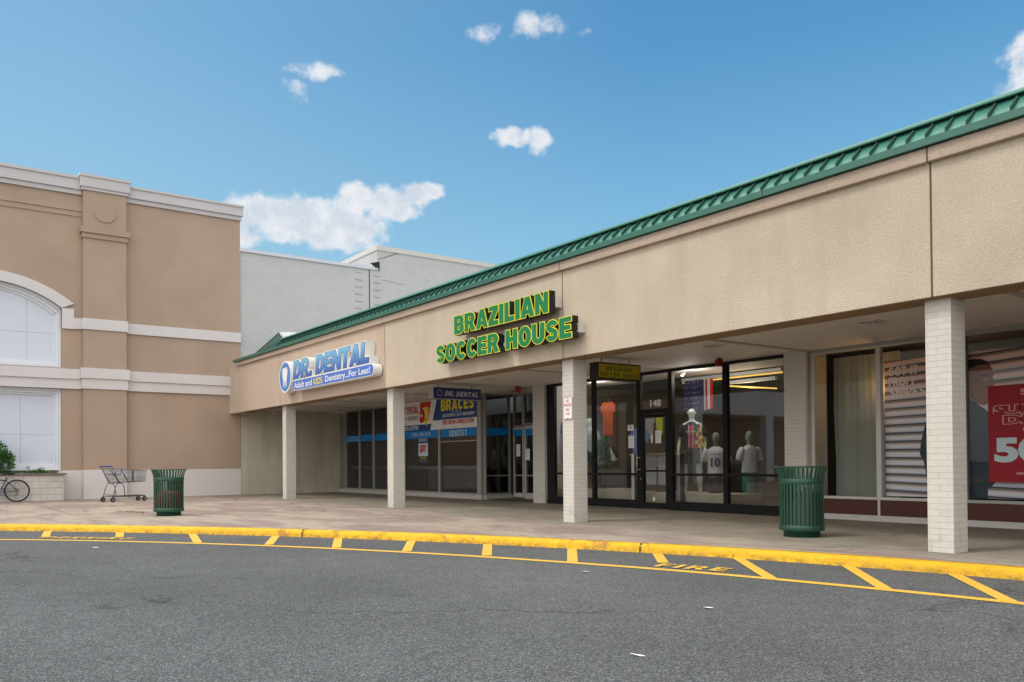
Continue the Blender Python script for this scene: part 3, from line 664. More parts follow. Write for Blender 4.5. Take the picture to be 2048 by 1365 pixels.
# soffit
q = MB(); q.box(-29.1, XRr, 9.41, 14.6, 3.115, 3.2)
q.build('soffit', M_['soffit'], PL)
q = MB()
for x in (-26.6, -24.2, -20.7, -17.45, -14.2, -10.95+1.83, -4.6, 1.8):
    q = MB(); q.box(x-.055, x+.055, 9.43, 13.0, 3.098, 3.114); q.build('soffit_batten', M_['batten'], PL)
# roof
ez = lambda x: zt(x, 4.513, .0023)
q = MB()
def seg(q, pr, x0, x1, m=0):   # extrude a y,z profile along x following the eave slope
    P0 = [(x0, y, z+ez(x0)) for y, z in pr]; P1 = [(x1, y, z+ez(x1)) for y, z in pr]; n = len(q.v); k = len(pr)
    q.v += P0+P1; q.face(range(n, n+k), m); q.face(range(n+2*k-1, n+k-1, -1), m)
    for i in range(k): q.face((n+i, n+(i+1) % k, n+k+(i+1) % k, n+k+i), m)
seg(q, [(8.875, .004), (8.875, .082), (8.89, .09), (9.3, .09), (9.3, .004)], XL-.12, XRr)
q.build('eave_band', M_['green'], PL)
q = MB()
for i in range(6):
    q = MB(); xx = XL+3.0+i*3.05*2; q.box(xx, xx+.01, 8.872, 8.88, ez(xx)+.004, ez(xx)+.083); q.build('eave_lap', M_['greend'], PL)
RX = -24.3
q = MB(); seg(q, [(8.90, .088), (9.22, .405), (9.22, .05), (8.95, .05)], RX-.1, XRr)
x = RX; 
while x < 4:
    seg(q, [(8.90, .088), (9.06, .248), (9.04, .275), (8.885, .132), (8.885, .088)], x, x+.018, 1); x += .215
q.build('roof_panel', [M_['greenlit'], M_['greend']], PL)
q = MB(); seg(q, [(9.035, .292), (9.025, .300), (9.027, .318), (9.05, .345), (9.26, .395), (9.6, .40), (9.6, .33), (9.2, .33)], RX-.05, XRr); q.build('ridge_cap', M_['greenlit'], PL)
q = MB(); q.box(XL, XRr, 9.6, 21, 4.6, 4.85); q.build('flat_roof', M_['grey'], PL)
# hipped end with its torn flashing
e0 = ez(-27)+.085
q = MB(); P1, P2, P3, P4 = (-26.14, 8.95, 4.67), (-24.25, 8.93, 4.645), (-25.66, 9.5, 5.29), (-24.2, 9.06, 4.90)
for tr in ((P1, P2, P4), (P1, P4, P3)): q.poly(tr)
for tr in ((P1, P2, P4), (P1, P4, P3)): q.poly([(a, b+.03, c-.02) for a, b, c in tr])
q.build('hip_end', M_['greend'], PL, recalc=False)
q = MB(); q.tube([(-26.16, 8.94, 4.67), (-25.66, 9.5, 5.295)], .018, 6); q.build('hip_trim', M_['greend'], PL)
q = MB()
top = [(-25.6, 9.5, 5.285), (-24.6, 9.42, 5.15), (-23.75, 9.32, 5.02)]; low = [(-24.0, 9.12, 4.93), (-24.2, 9.10, 4.90), (-24.35, 9.12, 4.98), (-24.5, 9.2, 4.96), (-24.75, 9.25, 5.06), (-25.1, 9.35, 5.12)]
q.prism(top+low, (0, .02, .02)); q.build('torn_flashing', M_['flash'], PL)
# columns
for x1 in (-4.615, -10.955, -17.43, -24.17, 1.85):
    q = MB(); q.box(x1-.285, x1, 9.15, 9.45, GZ-.01, 2.912)
    q.build('column', M_['colbrick'], PL, bevel=.004)
# brick piers in the shop front
q = MB(); q.box(-17.15, -16.67, 12.98, 13.6, GZ-.01, 3.116); q.build('brick_pier', M_['colbrick'], PL)
q = MB(); q.box(-9.57, -9.12, 12.97, 13.6, GZ-.01, 3.116); q.build('brick_pier', M_['colbrick'], PL)
# window builder: x0..x1, y plane, frame thickness t; rails = extra horizontal bars
def window(x0, x1, z0, z1, y, fm, gm, rails=(), tl=.05, tr=.05, tt=.05, tb=.05, dep=.09, label=None, name='window', ax='x'):
    q = MB()
    def bx(a, b, c, d_, proud=0):
        if ax == 'x': q.box(a, b, y-dep/2-proud, y+dep/2, c, d_)
        else: q.box(y-dep/2, y+dep/2+proud, a, b, c, d_)
    bx(x0, x0+tl, z0, z1); bx(x1-tr, x1, z0, z1); bx(x0+tl, x1-tr, z1-tt, z1); bx(x0+tl, x1-tr, z0, z0+tb)
    for r in rails: bx(x0+tl, x1-tr, r[0], r[1], -.004)
    w = q.build(name, fm, PL, label=label)
    q = MB()
    if ax == 'x': q.poly([(x0+tl*.5, y, z0+.01), (x1-tr*.5, y, z0+.01), (x1-tr*.5, y, z1-.01), (x0+tl*.5, y, z1-.01)])
    else: q.poly([(y, x0+tl*.5, z0+.01), (y, x1-tr*.5, z0+.01), (y, x1-tr*.5, z1-.01), (y, x0+tl*.5, z1-.01)])
    q.build('pane', gm, w, recalc=False); return w
YS = 13.1
# --- dentist
xs = [-28.6, -27.43, -26.33, -25.25, -24.16, -21.94, -19.66]
for i, (a, b) in enumerate(zip(xs, xs[1:])):
    rails = []
    if i == 5: rails = [(1.80, 1.83)]
    window(a+.001, b-.001, .27, 3.11, YS, M_['alu'], M_['tglass'], rails, tl=.035 if i == 1 else .05, tr=.035 if i == 0 else (.20 if i == 5 else .05))
q = MB(); q.box(-29.1, -19.62, YS-.06, YS+.1, GZ-.01, .268); q.build('kick_panel', M_['alul'], PL)
window(13.15, 14.02, .27, 3.11, -19.62, M_['alu'], M_['tglass'], [(.80, .825)], ax='y', tl=.04)
q = MB(); q.box(-19.68, -19.56, 13.16, 14.1, GZ-.01, .268); q.build('kick_panel', M_['alul'], PL)
YD = 14.1
window(-19.5, -19.02, .20, 2.16, YD, M_['alul'], M_['tglass'], [(.80, .825)], tl=.03, tb=.12)
window(-19.5, -19.02, 2.17, 3.11, YD, M_['alu'], M_['tglass'], tl=.03)
window(-19.02, -17.16, 2.22, 3.11, YD, M_['alu'], M_['tglass'])
dr = window(-18.98, -18.08, .165, 2.20, YD, M_['alul'], M_['tglass'], [(.80, .82)], tl=.07, tr=.07, tt=.09, tb=.16, name='door')
q = MB(); q.box(-18.2, -18.16, YD-.13, YD-.09, 1.0, 1.45); q.box(-18.19, -18.17, YD-.1, YD-.03, 1.04, 1.07); q.box(-18.19, -18.17, YD-.1, YD-.03, 1.38, 1.41); q.build('handle', M_['steel'], dr)
q = MB(); q.box(-18.07, -17.16, YD-.04, YD+.1, GZ, 2.21); q.build('side_panel', M_['alu'], PL)
q = MB(); q.box(-17.6, -17.17, YD-.16, YD-.06, 2.28, 2.5); q.build('door_operator', M_['blk'], PL)
# --- soccer shop, black frames
window(-16.665, -14.93, .28, 3.115, YS, M_['black'], M_['glass'], [(.87, .92)], tl=.29, tr=.04, tt=.06)
window(-14.929, -13.44, .28, 3.115, YS, M_['black'], M_['glass'], [(.87, .92)], tl=.05, tr=.03, tt=.06)
window(-13.439, -12.46, 2.20, 3.115, YS, M_['black'], M_['glass'], tl=.08, tr=.07, tt=.06, tb=.1)
window(-12.459, -11.02, .28, 3.115, YS, M_['black'], M_['glass'], [(.87, .92)], tl=.04, tr=.05, tt=.06)
window(-11.019, -9.571, .28, 3.115, YS, M_['black'], M_['glass'], [(.87, .92)], tl=.06, tr=.02, tt=.06)
q = MB(); q.box(-16.68, -13.44, YS-.06, YS+.08, GZ-.01, .279); q.box(-12.46, -9.56, YS-.06, YS+.08, GZ-.01, .279); q.build('kick_panel', M_['black'], PL)
q = MB(); q.box(-13.439, -13.37, YS-.05, YS+.05, GZ, 2.199); q.box(-12.53, -12.461, YS-.05, YS+.05, GZ, 2.199); q.build('door_jamb', M_['black'], PL)
dr = window(-13.365, -12.535, .165, 2.19, YS-.005, M_['black'], M_['glass'], [(.95, .99)], tl=.075, tr=.075, tt=.075, tb=.12, name='door')
q = MB(); q.tube([(-13.41, YS-.11, .93), (-13.41, YS-.11, 1.32)], .013, 8); q.tube([(-13.41, YS-.11, 1.0), (-13.35, YS-.03, 1.0)], .01, 6); q.tube([(-13.41, YS-.11, 1.26), (-13.35, YS-.03, 1.26)], .01, 6); q.build('handle', M_['steel'], dr)
q = MB(); q.lathe([(0, 0), (.014, 0), (.014, .012), (0, .012)], seg=10); qq = MB()
for v in q.v: qq.v.append((-13.335+v[0], YS-.06-v[2], .80+v[1]))
qq.f, qq.m, qq.s = q.f, q.m, q.s; qq.build('lock', M_['steel'], dr)
q = MB(); text_add(q, '148', (-12.93, YS-.006, 2.425), XR, ZU, .32, .15, bold=.03); q.build('door_number', M_['white'], PL, recalc=False)
# --- right shop
for i, (a, b) in enumerate([(-9.06, -7.81), (-7.809, -6.405), (-6.404, -4.6), (-4.599, -2.6), (-2.599, -.6), (-.599, 1.4), (1.401, 5)]):
    window(a, b, .505, 3.06, YS, M_['alul'] if i != 2 else M_['alu'], M_['pglass'], tl=.05 if i != 2 else .03, tr=.03, tt=.03, tb=.045)
    q = MB(); q.box(a+.02, b-.02, YS-.03, YS+.05, .245, .503); q.build('maroon_panel', M_['maroon'], PL)
    q = MB(); q.box(b-.022, b+.022, YS-.04, YS+.05, .245, .503); q.build('panel_bead', M_['alul'], PL)
q = MB(); q.box(-9.115, 13, YS-.06, YS+.08, GZ-.01, .21); q.box(-9.115, 13, YS-.05, YS+.06, .212, .244); q.build('kick_panel', M_['alul'], PL)
q = MB(); q.box(-9.115, 13, YS-.05, YS+.1, 3.062, 3.114); q.box(-9.115, -9.062, YS-.05, YS+.1, .245, 3.06); q.box(5.001, 13, YS-.04, YS+.1, .245, 3.06); q.build('window_head', M_['alu'], PL)
# interiors
def room(x0, x1, y1, wall, floor, y0=YS+.12, cz=3.11):
    q = MB(); q.poly([(x0, y1, GZ), (x1, y1, GZ), (x1, y1, cz), (x0, y1, cz)]); q.poly([(x0, y0, GZ), (x0, y1, GZ), (x0, y1, cz), (x0, y0, cz)]); q.poly([(x1, y0, GZ), (x1, y1, GZ), (x1, y1, cz), (x1, y0, cz)])
    q.build('interior_wall', wall, PL, recalc=False)
    q = MB(); q.poly([(x0, y0, .17), (x1, y0, .17), (x1, y1, .17), (x0, y1, .17)]); q.build('interior_floor', floor, PL, recalc=False)
room(-28.95, -17.2, 19, M_['inwall'], M_['infloor']); room(-16.9, -9.35, 20, M_['inwall'], M_['infloor']); room(-9.2, 13, 17, M_['indark'], M_['infloor'])
q = MB(); q.box(-29.1, 13, 21, 21.3, .1, 4.85); q.build('rear_wall', M_['wallbrick'], PL)
q = MB(); q.box(-28.55, -19.9, 13.25, 13.42, 1.0, 1.10); q.build('window_ledge', M_['alul'], PL)
# ceiling lights in the soffit
def diffuser(x, y):
    q = MB(); s = .16
    q.box(x-s, x+s, y-s, y+s, 3.103, 3.1145); o = q.build('ceiling_light', M_['soffit'], PL)
    q = MB(); q.box(x-s*.62, x+s*.62, y-s*.62, y+s*.62, 3.085, 3.1025); q.build('lens', pm('soffit_lens', (.5, .48, .44), .5), o)
    q = MB(); q.box(x-s*.8, x-s*.7, y-s*.8, y+s*.8, 3.0995, 3.1025); q.box(x-s*.68, x+s*.8, y-s*.8, y-s*.7, 3.0995, 3.1025); q.build('gap', M_['indark'], o)
for x, y in ((-6.7, 11.1), (-9.56, 11.05), (-8.45, 10.3), (-16.1, 10.96), (-20.5, 11.5), (-23.4, 11.0), (-13.2, 11.0), (-3.2, 11.0)): diffuser(x, y)
q = MB()
for x, y in ((-17.9, 13.2), (-18.6, 13.45)): q.box(x-.09, x+.09, y-.09, y+.09, 3.107, 3.1148)
q.build('recess_light', M_['indark'], PL)

# ------------------------------------------------------------------ fascia signs
def channel_sign():
    t = thing('shop_sign', 'green channel letter sign reading BRAZILIAN SOCCER HOUSE on the beige fascia', 'sign', (-12.6, 9.0, 3.1))
    for body, x0, x1, z0, z1, tilt in (('#BRAZILIAN', -14.08, -11.07, 3.665, 4.045, 0), ('#SOCCER HOUSE', -14.76, -10.47, 3.165, 3.545, 0)):
        q = MB(); q.box(x0+.35, x1+.02-.0, 8.87, 9.0, (z0+z1)/2-.085, (z0+z1)/2+.085); q.build('raceway', M_['race'], t, bevel=.004)
        o = ((x0+x1)/2, 8.74, (z0+z1)/2); w, h = x1-x0, z1-z0
        b1, b2 = .052, .010; sp = .09
        T = fit(body, o, XR, ZU, w, h, b1, 0, sp)
        v1, f1 = text_data(body, b1, 0, sp); v2, f2 = text_data(body, b2, 0, sp)
        i1, i2 = islands(v1, f1), islands(v2, f2)
        for k1, k2 in zip(i1, i2):
            q = MB(); tmp = MB()
            def ext(vs, fs, n0, n1, q):
                used = sorted({i for f_ in fs for i in f_}); mp = {u: n for n, u in enumerate(used)}; k = len(used); n = len(q.v)
                q.v += [tuple(T(vs[u], n1)) for u in used]+[tuple(T(vs[u], n0)) for u in used]; ed = set()
                for f_ in fs:
                    g = [mp[i] for i in f_]; q.face([n+i for i in g]); q.face([n+k+i for i in reversed(g)])
                    for a, b in zip(g, g[1:]+g[:1]): ed.add((a, b))
                for a, b in ed:
                    if (b, a) not in ed: q.face((n+b, n+a, n+k+a, n+k+b))
            ext(v1, k1, -.13, .0, q); lt = q.build('letter', M_['blk'], t)
            q = MB(); ext(v1, k1, .001, .008, q); q.build('edge_trim', M_['yellow'], lt)
            q = MB(); ext(v2, k2, .0085, .012, q); q.build('face', M_['lgreen'], lt)
channel_sign()
def grad_blue():
    m, t, p = newmat('blue_gradient_print'); v = t.obj(); z = t.sep(v)[2]
    c = t.mix(t.map(z, .47, .98), (.05, .13, .42), (.20, .52, .75)); t.l.new(c, p.inputs['Base Color']); p.inputs['Roughness'].default_value = .35; return m
def dental_sign():
    t = thing('shop_sign', 'blue and white DR. DENTAL sign with oval tooth emblem on the fascia', 'sign', (-20, 9.0, 3.1))
    body = '#DR. DENTAL'; o = (-20.22, 8.76, 3.775); w, h = 4.83, .56; sh = .10; sp = .02
    q = MB(); text_add(q, body, o, XR, ZU, w, h, 0, .07, sh, sp, -.24, 0); q.box(-18.15, -17.86, 8.764, 8.995, 3.50, 3.69); q.box(-20.9, -18.2, 8.80, 8.995, 3.53, 3.75); lo = q.build('cabinet', M_['white'], t)
    T = fit(body, o, XR, ZU, w, h, .07, sh, sp)
    q = MB(); text_add(q, body, o, XR, ZU, w, h, 0, .030, sh, sp, .003, T=T); q.build('outline', M_['navy'], lo, recalc=False)
    q = MB(); text_add(q, body, o, XR, ZU, w, h, 0, .008, sh, sp, .006, T=T); q.build('letter_face', grad_blue(), lo, recalc=False)
    def pill(x0, x1, z0, z1, y0, y1, mat, name, par):
        r = (z1-z0)/2; pts = [(x0+r-r*math.sin(a), y0, z0+r-r*math.cos(a)) for a in [math.pi*i/14 for i in range(15)]]+[(x1-r+r*math.sin(a), y0, z1-r+r*math.cos(a)) for a in [math.pi*i/14 for i in range(15)]]
        return MB().prism(pts, (0, y1-y0, 0)).build(name, mat, par)
    a = pill(-22.63, -17.60, 3.205, 3.49, 8.75, 8.97, M_['white'], 'strapline_panel', t)
    pill(-22.61, -17.62, 3.222, 3.473, 8.745, 8.749, M_['blue'], 'face', a)
    q = MB()
    for body, x0, x1, m in (('Adult and', -22.47, -21.22, 0), ('KIDS', -21.10, -20.52, 1), ('Dentistry...For Less!', -20.36, -17.78, 0)):
        hh = .17 if body != 'Dentistry...For Less!' else .205; zc = 3.345 if hh < .2 else 3.33
        text_add(q, body, ((x0+x1)/2, 8.742, zc), XR, ZU, x1-x0, hh, m, .018)
    q.build('strapline', [M_['white'], M_['yprint']], a, recalc=False)
    def oval(cx, cz, rx, rz, y0, y1, mat, name, par):
        return MB().prism([(cx+rx*math.cos(i*math.pi/24), y0, cz+rz*math.sin(i*math.pi/24)) for i in range(48)], (0, y1-y0, 0)).build(name, mat, par)
    cx, cz = -23.17, 3.65
    e = oval(cx, cz, .46, .45, 8.75, 8.97, M_['white'], 'emblem', t)
    oval(cx, cz, .41, .405, 8.745, 8.749, pm('emblem_blue', (.08, .22, .52), .4), 'face', e)
    q = MB(); out = [(-.20, .16), (-.17, .24), (-.09, .27), (0, .23), (.09, .27), (.17, .24), (.20, .14), (.17, .0), (.13, -.1), (.11, -.27), (.06, -.30), (.02, -.12), (-.02, -.12), (-.06, -.30), (-.11, -.27), (-.13, -.1), (-.18, .02)]
    q.prism([(cx+a_, 8.741, cz+b_) for a_, b_ in out], (0, .003, 0)); q.build('tooth_print', M_['white'], e)
dental_sign()
# blade signs under the canopy (their faces look along the row)
def blade(name, label, x, y0, y1, z0, z1, case, face, m=.03, th=.22):
    t = thing(name, label, 'sign', (x, (y0+y1)/2, z1))
    c = MB().box(x-th, x, y0, y1, z0, z1).build('case', case, t, bevel=.006)
    MB().box(x, x+.004, y0+m, y1-m, z0+m, z1-m).build('face', face, c)
    q = MB(); q.tube([(x-th/2, y0+.2, z1-.01), (x-th/2, y0+.2, 3.12)], .012, 6); q.tube([(x-th/2, y1-.2, z1-.01), (x-th/2, y1-.2, 3.12)], .012, 6); q.build('hanger', M_['alu'], t)
    return t
bs = blade('hanging_sign', 'black framed yellow hanging sign reading BRAZILIAN SOCCER HOUSE under the canopy', -11.6, 10.27, 11.36, 2.69, 3.0, M_['blk'], pm('mustard_sign_face', (.45, .36, .01), .45, .08, 3))
q = MB(); text_add(q, '#BRAZILIAN', (-11.595, 10.80, 2.895), YR, ZU, .62, .085, 0, -.03, spacing=.18, n0=.002); text_add(q, '#SOCCER HOUSE', (-11.595, 10.81, 2.775), YR, ZU, .98, .09, 0, -.03, spacing=.18, n0=.002)
q.build('lettering', pm('dark_green_print', (.008, .075, .03), .5), bs, recalc=False)
ds = blade('hanging_sign', 'navy hanging sign reading DR. DENTAL under the canopy', -17.6, 10.33, 11.70, 2.735, 3.01, M_['grey'], M_['navy'], .004)
q = MB(); text_add(q, '#DR. DENTAL', (-17.595, 11.13, 2.865), YR, ZU, .98, .12, 0, -.01, .22, .07, n0=.002); q.build('lettering', M_['grey'], ds, recalc=False)
q = MB(); q.prism([(-17.592, 10.50+.075*math.cos(i*math.pi/12), 2.87+.075*math.sin(i*math.pi/12)) for i in range(24)], (.002, 0, 0)); q.build('emblem', M_['grey'], ds)
q = MB(); q.prism([(-17.589, 10.50+.062*math.cos(i*math.pi/12), 2.87+.062*math.sin(i*math.pi/12)) for i in range(24)], (.002, 0, 0)); q.build('emblem_centre', M_['navy'], ds)
# no parking sign on the column
t = thing('parking_sign', 'small white metal sign with red letters NO PARKING FIRE LANE on a brick column', 'sign', (-11.09, 9.14, 2.08))
def rrect(cx, cz, w, h, r, y):
    out = []
    for sx, sz, a0 in ((1, 1, 0), (-1, 1, 90), (-1, -1, 180), (1, -1, 270)):
        for k in range(5): a = R_(a0+22.5*k); out.append((cx+sx*(w/2-r)+r*math.cos(a), y, cz+sz*(h/2-r)+r*math.sin(a)))
    return out
MB().prism(rrect(-11.08, 2.085, .245, .39, .025, 9.130), (0, .006, 0)).build('plate', M_['white'], t)
q = MB(); o1 = rrect(-11.08, 2.085, .235, .38, .022, 9.128); o2 = rrect(-11.08, 2.085, .217, .362, .018, 9.128)
for i in range(20): q.poly([o1[i], o1[(i+1) % 20], o2[(i+1) % 20], o2[i]])
rs = pm('faded_red_print', (.55, .06, .07), .6)
for body, z, w, h in (('NO', 2.205, .075, .055), ('PARKING', 2.135, .195, .052), ('FIRE', 2.055, .10, .043), ('LANE', 1.99, .11, .043)): text_add(q, body, (-11.08, 9.1275, z), XR, ZU, w, h, 0, .004)
q.build('lettering', rs, t, recalc=False)
MB().box(-11.09, -11.07, 9.122, 9.1295, 2.255, 2.268).box(-11.09, -11.07, 9.122, 9.1295, 1.905, 1.918).build('bolt', M_['cartg'], t)

# ------------------------------------------------------------------ prints on the dentist windows
t = thing('window_banner', 'wide dental offer banner with red $57 and yellow BRACES lettering', 'banner', (-22, 13.04, 2.66))
y0 = 13.035
MB().box(-24.9, -19.82, y0, y0+.01, 2.19, 3.10).build('sheet', M_['paper'], t)
q = MB(); q.prism([(-22.02, y0-.002, 3.10), (-19.82, y0-.002, 3.10), (-19.82, y0-.002, 2.47), (-22.26, y0-.002, 2.47)], (0, .001, 0)); q.prism([(-24.9, y0-.002, 2.38), (-22.33, y0-.002, 2.38), (-22.42, y0-.002, 2.19), (-24.9, y0-.002, 2.19)], (0, .001, 0)); q.build('blue_print', M_['mblue'], t)
q = MB(); yy = y0-.004
text_add(q, '#PATIENT SPECIAL', (-23.92, yy, 2.86), XR, ZU, 1.58, .24, 0, 0, spacing=.08); text_add(q, '$', (-23.03, yy, 3.0), XR, ZU, .06, .10, 0, .04)
text_add(q, '#FREE ORTHO CONSULTATION', (-20.83, yy, 2.385), XR, ZU, 1.72, .13, 0, 0, spacing=.12)
text_add(q, '#BRACES', (-20.87, yy, 2.89), XR, ZU, 1.80, .33, 1, 0, spacing=.08)
text_add(q, 'EXAM + X-RAYS', (-23.85, yy, 2.60), XR, ZU, 1.36, .14, 2, .025)
text_add(q, 'ALL INSURANCES ACCEPTED', (-24.0, yy, 2.285), XR, ZU, 1.75, .12, 3, .02); text_add(q, '$0 DOWN / $117 MONTH*', (-20.8, yy, 2.585), XR, ZU, 1.74, .12, 3, .02); text_add(q, 'as low as', (-20.9, yy, 2.69), XR, ZU, .5, .05, 3, 0)
for a in range(0, 360, 45):
    c, s_ = math.cos(R_(a)), math.sin(R_(a)); q.poly([(-22.75+.2*c-.035*s_, yy+.0015, 2.74+.2*s_+.035*c), (-22.75+.2*c+.035*s_, yy+.0015, 2.74+.2*s_-.035*c), (-22.75+.42*c+.03*s_, yy+.0015, 2.74+.34*s_-.03*c), (-22.75+.42*c-.03*s_, yy+.0015, 2.74+.34*s_+.03*c)], 1)
q.build('lettering', [M_['red'], M_['yprint'], M_['kprint'], M_['paper']], t, recalc=False)
q = MB(); text_add(q, '57', (-22.70, yy-.001, 2.74), XR, ZU, .72, .66, 0, .07); q.build('price', M_['red'], t, recalc=False)
q = MB(); q.prism([(-22.80, yy-.0035, 2.80), (-22.74, yy-.0035, 2.92), (-22.52, yy-.0035, 2.90), (-22.50, yy-.0035, 2.84), (-22.58, yy-.0035, 2.40), (-22.63, yy-.0035, 2.30), (-22.66, yy-.0035, 2.62), (-22.66, yy-.0035, 2.82)], (0, .001, 0)); q.build('toothbrush_print', M_['yprint'], t)
t = thing('window_film', 'bright blue strip across the dentist windows lettered with DENTIST and a phone number', 'window film', (-24, 13.08, 2.0))
q = MB()
for a, b in zip(xs, xs[1:]): q.box(a+.05, b-(.05 if b < -20 else .2), 13.09, 13.094, 1.955 if a > -25 else 1.965, 2.19)
q.poly([(-19.614, 13.19, 1.955), (-19.614, 13.98, 1.955), (-19.614, 13.98, 2.15), (-19.614, 13.19, 2.15)]); q.box(-19.47, -19.06, 14.05, 14.054, 1.93, 2.11); q.box(-18.91, -18.15, 14.05, 14.054, 1.93, 2.10)
q.build('strip', M_['sky'], t)
q = MB(); text_add(q, '(781) 286-7510', (-23.05, 13.086, 2.065), XR, ZU, 1.15, .15, 0, .01); text_add(q, '#DENTIST', (-20.9, 13.086, 2.05), XR, ZU, .95, .18, 0, -.02, spacing=.14)
text_add(q, 'DR. DENTAL ADULT &', (-28.0, 13.086, 2.12), XR, ZU, .85, .05, 0, .01); text_add(q, 'KIDS DENTISTRY CENTER', (-28.0, 13.086, 2.03), XR, ZU, .9, .05, 0, .01)
q.build('lettering', M_['lblue'], t, recalc=False)
t = thing('window_poster', 'narrow dentist poster with a red $57 right of the second column', 'poster', (-22.95, 13.08, 1.5))
MB().box(-23.25, -22.65, 13.088, 13.093, 1.13, 1.96).build('sheet', M_['lblue'], t)
q = MB(); q.box(-23.25, -22.65, 13.085, 13.087, 1.13, 1.40, 0); q.box(-23.25, -22.65, 13.085, 13.087, 1.80, 1.96, 1)
text_add(q, 'DENTIST', (-22.95, 13.083, 1.90), XR, ZU, .52, .09, 2, .02); text_add(q, '$57', (-22.95, 13.083, 1.62), XR, ZU, .42, .25, 3, .06); text_add(q, 'CLEANING', (-22.95, 13.083, 1.345), XR, ZU, .42, .05, 4, .02); text_add(q, 'EXAM AND X-RAYS', (-22.95, 13.083, 1.27), XR, ZU, .48, .035, 2); text_add(q, 'CALL FOR DETAILS', (-22.95, 13.083, 1.21), XR, ZU, .48, .03, 2)
q.build('print', [M_['kprint'], M_['mblue'], M_['lblue'], M_['red'], M_['lime']], t)

def paper(label, x, y, z, w, h, rot=0, lines=4):
    t = thing('paper_notice', label, 'notice', (x, y, z))
    MB().box(x-w/2, x+w/2, y-.003, y, z-h/2, z+h/2).build('sheet', M_['paper'], t)
    q = MB()
    for i in range(lines): zz = z+h*.36-i*h*.72/max(lines-1, 1); q.box(x-w*.36, x+w*(.36 if i % 2 else .25), y-.0045, y-.0032, zz-.004, zz+.004)
    q.build('print_lines', M_['grey'], t)
paper('white paper taped beside the dentist door', -19.24, 14.045, 1.52, .18, .34); paper('crooked white paper on the dentist glass door', -18.8, 14.045, 1.40, .2, .32)
paper('white price list on the soccer shop door', -12.81, 13.045, 1.695, .17, .27, lines=9); paper('narrow white sticker on the soccer shop door', -13.0, 13.045, 1.66, .045, .19, lines=2)
t = thing('paper_notice', 'square round-logo sticker on the glass left of the soccer shop door', 'notice', (-13.69, 13.09, 1.93))
MB().box(-13.79, -13.60, 13.086, 13.09, 1.86, 1.99).build('sheet', M_['paper'], t); MB().prism([(-13.695+.045*math.cos(i*.3927), 13.083, 1.935+.035*math.sin(i*.3927)) for i in range(16)], (0, .002, 0)).build('print_lines', M_['grey'], t)
paper('tall white notice on the glass left of the soccer shop door', -13.68, 13.09, 1.61, .18, .27, lines=6)
t = thing('door_sticker', 'small round white sticker low on the soccer shop door', 'sticker', (-13.0, 13.04, .37)); MB().prism([(-13.0+.035*math.cos(i*.3927), 13.086, .37+.045*math.sin(i*.3927)) for i in range(16)], (0, .003, 0)).build('disc', M_['paper'], t)

# ------------------------------------------------------------------ alarms
for i, (x, y, lab) in enumerate(((-10.67, 12.5, 'dark red alarm box on the canopy ceiling outside the soccer shop'), (-17.34, 12.66, 'dark red alarm box on the canopy ceiling by the dentist entrance'))):
    t = thing('fire_alarm', lab, 'alarm', (x, y, 3.11), group='red alarm boxes under the canopy')
    MB().box(x-.055, x+.055, y-.055, y+.055, 2.96, 3.09).build('housing', M_['alarm'], t, bevel=.01); MB().box(x-.03, x+.03, y-.03, y+.03, 3.09, 3.114).build('mount', M_['blk'], t)

# ------------------------------------------------------------------ trash cans
def trash_can(loc, label, content, rz=0):
    t = thing('trash_can', label, 'trash can', loc, rz, 'green slatted steel trash cans')
    H = .94; n = 34
    q = MB()
    for i in range(n):
        a = 2*math.pi*i/n; c, s = math.cos(a), math.sin(a); w = .0135; tx, ty = -s*w, c*w
        path = [(.283, .09), (.283, .74), (.290, .80), (.304, .85), (.322, .895), (.335, .925)]
        for (r0, z0), (r1, z1) in zip(path, path[1:]):
            for th in (0,):
                ps = [(r0*c+tx, r0*s+ty, z0), (r0*c-tx, r0*s-ty, z0), (r1*c-tx, r1*s-ty, z1), (r1*c+tx, r1*s+ty, z1)]
                q.prism(ps, (-.006*c, -.006*s, 0))
    q.build('slat', M_['bin'], t, local=True, kind='stuff' if False else None)
    q = MB(); q.lathe([(.2895, .70), (.2905, .702), (.2905, .768), (.2895, .77), (.278, .77), (.278, .70), (.2895, .70)], seg=48); q.lathe([(.289, .085), (.2905, .087), (.2905, .158), (.289, .16), (.276, .16), (.276, .085), (.289, .085)], seg=48); q.build('band', M_['bin'], t, local=True)
    pts = [(.334*math.cos(2*math.pi*i/48), .334*math.sin(2*math.pi*i/48), .928) for i in range(48)]
    q = MB(); q.tube(pts, .009, 6, closed=True); q.build('rim', M_['bin'], t, local=True)
    q = MB(); q.lathe([(0, .0), (.235, .0), (.235, .085), (.276, .088), (.276, .095), (0, .095)], seg=40); q.build('base', M_['bin'], t, local=True)
    q = MB()
    if content == 'liner':
        n = len(q.v); K = 40
        for j in range(K):
            a = 2*math.pi*j/K; r = .262; top = .60+.10*math.sin(a*1+.9)-.06*abs(math.sin(a*4))
            q.v += [(r*math.cos(a), r*math.sin(a), .10), (r*math.cos(a), r*math.sin(a), top)]
        for j in range(K): q.face((n+2*j, n+2*((j+1) % K), n+2*((j+1) % K)+1, n+2*j+1), 0, True)
        q.build('liner', pm('grey_green_liner', (.045, .065, .05), .4, .1), t, local=True)
    else:
        q.lathe([(0, .1), (.25, .1), (.255, .40), (.22, .47), (.1, .50), (0, .5)], seg=20); q.build('liner', M_['binr'], t, local=True)
        q = MB(); q.lathe([(.262, .1), (.262, .74)], seg=24); 
        q.f = [f_ for i, f_ in enumerate(q.f) if 2 < (i % 24) < 11]; q.m = q.m[:len(q.f)]; q.s = q.s[:len(q.f)]; q.build('inner_bucket', M_['binl'], t, local=True)
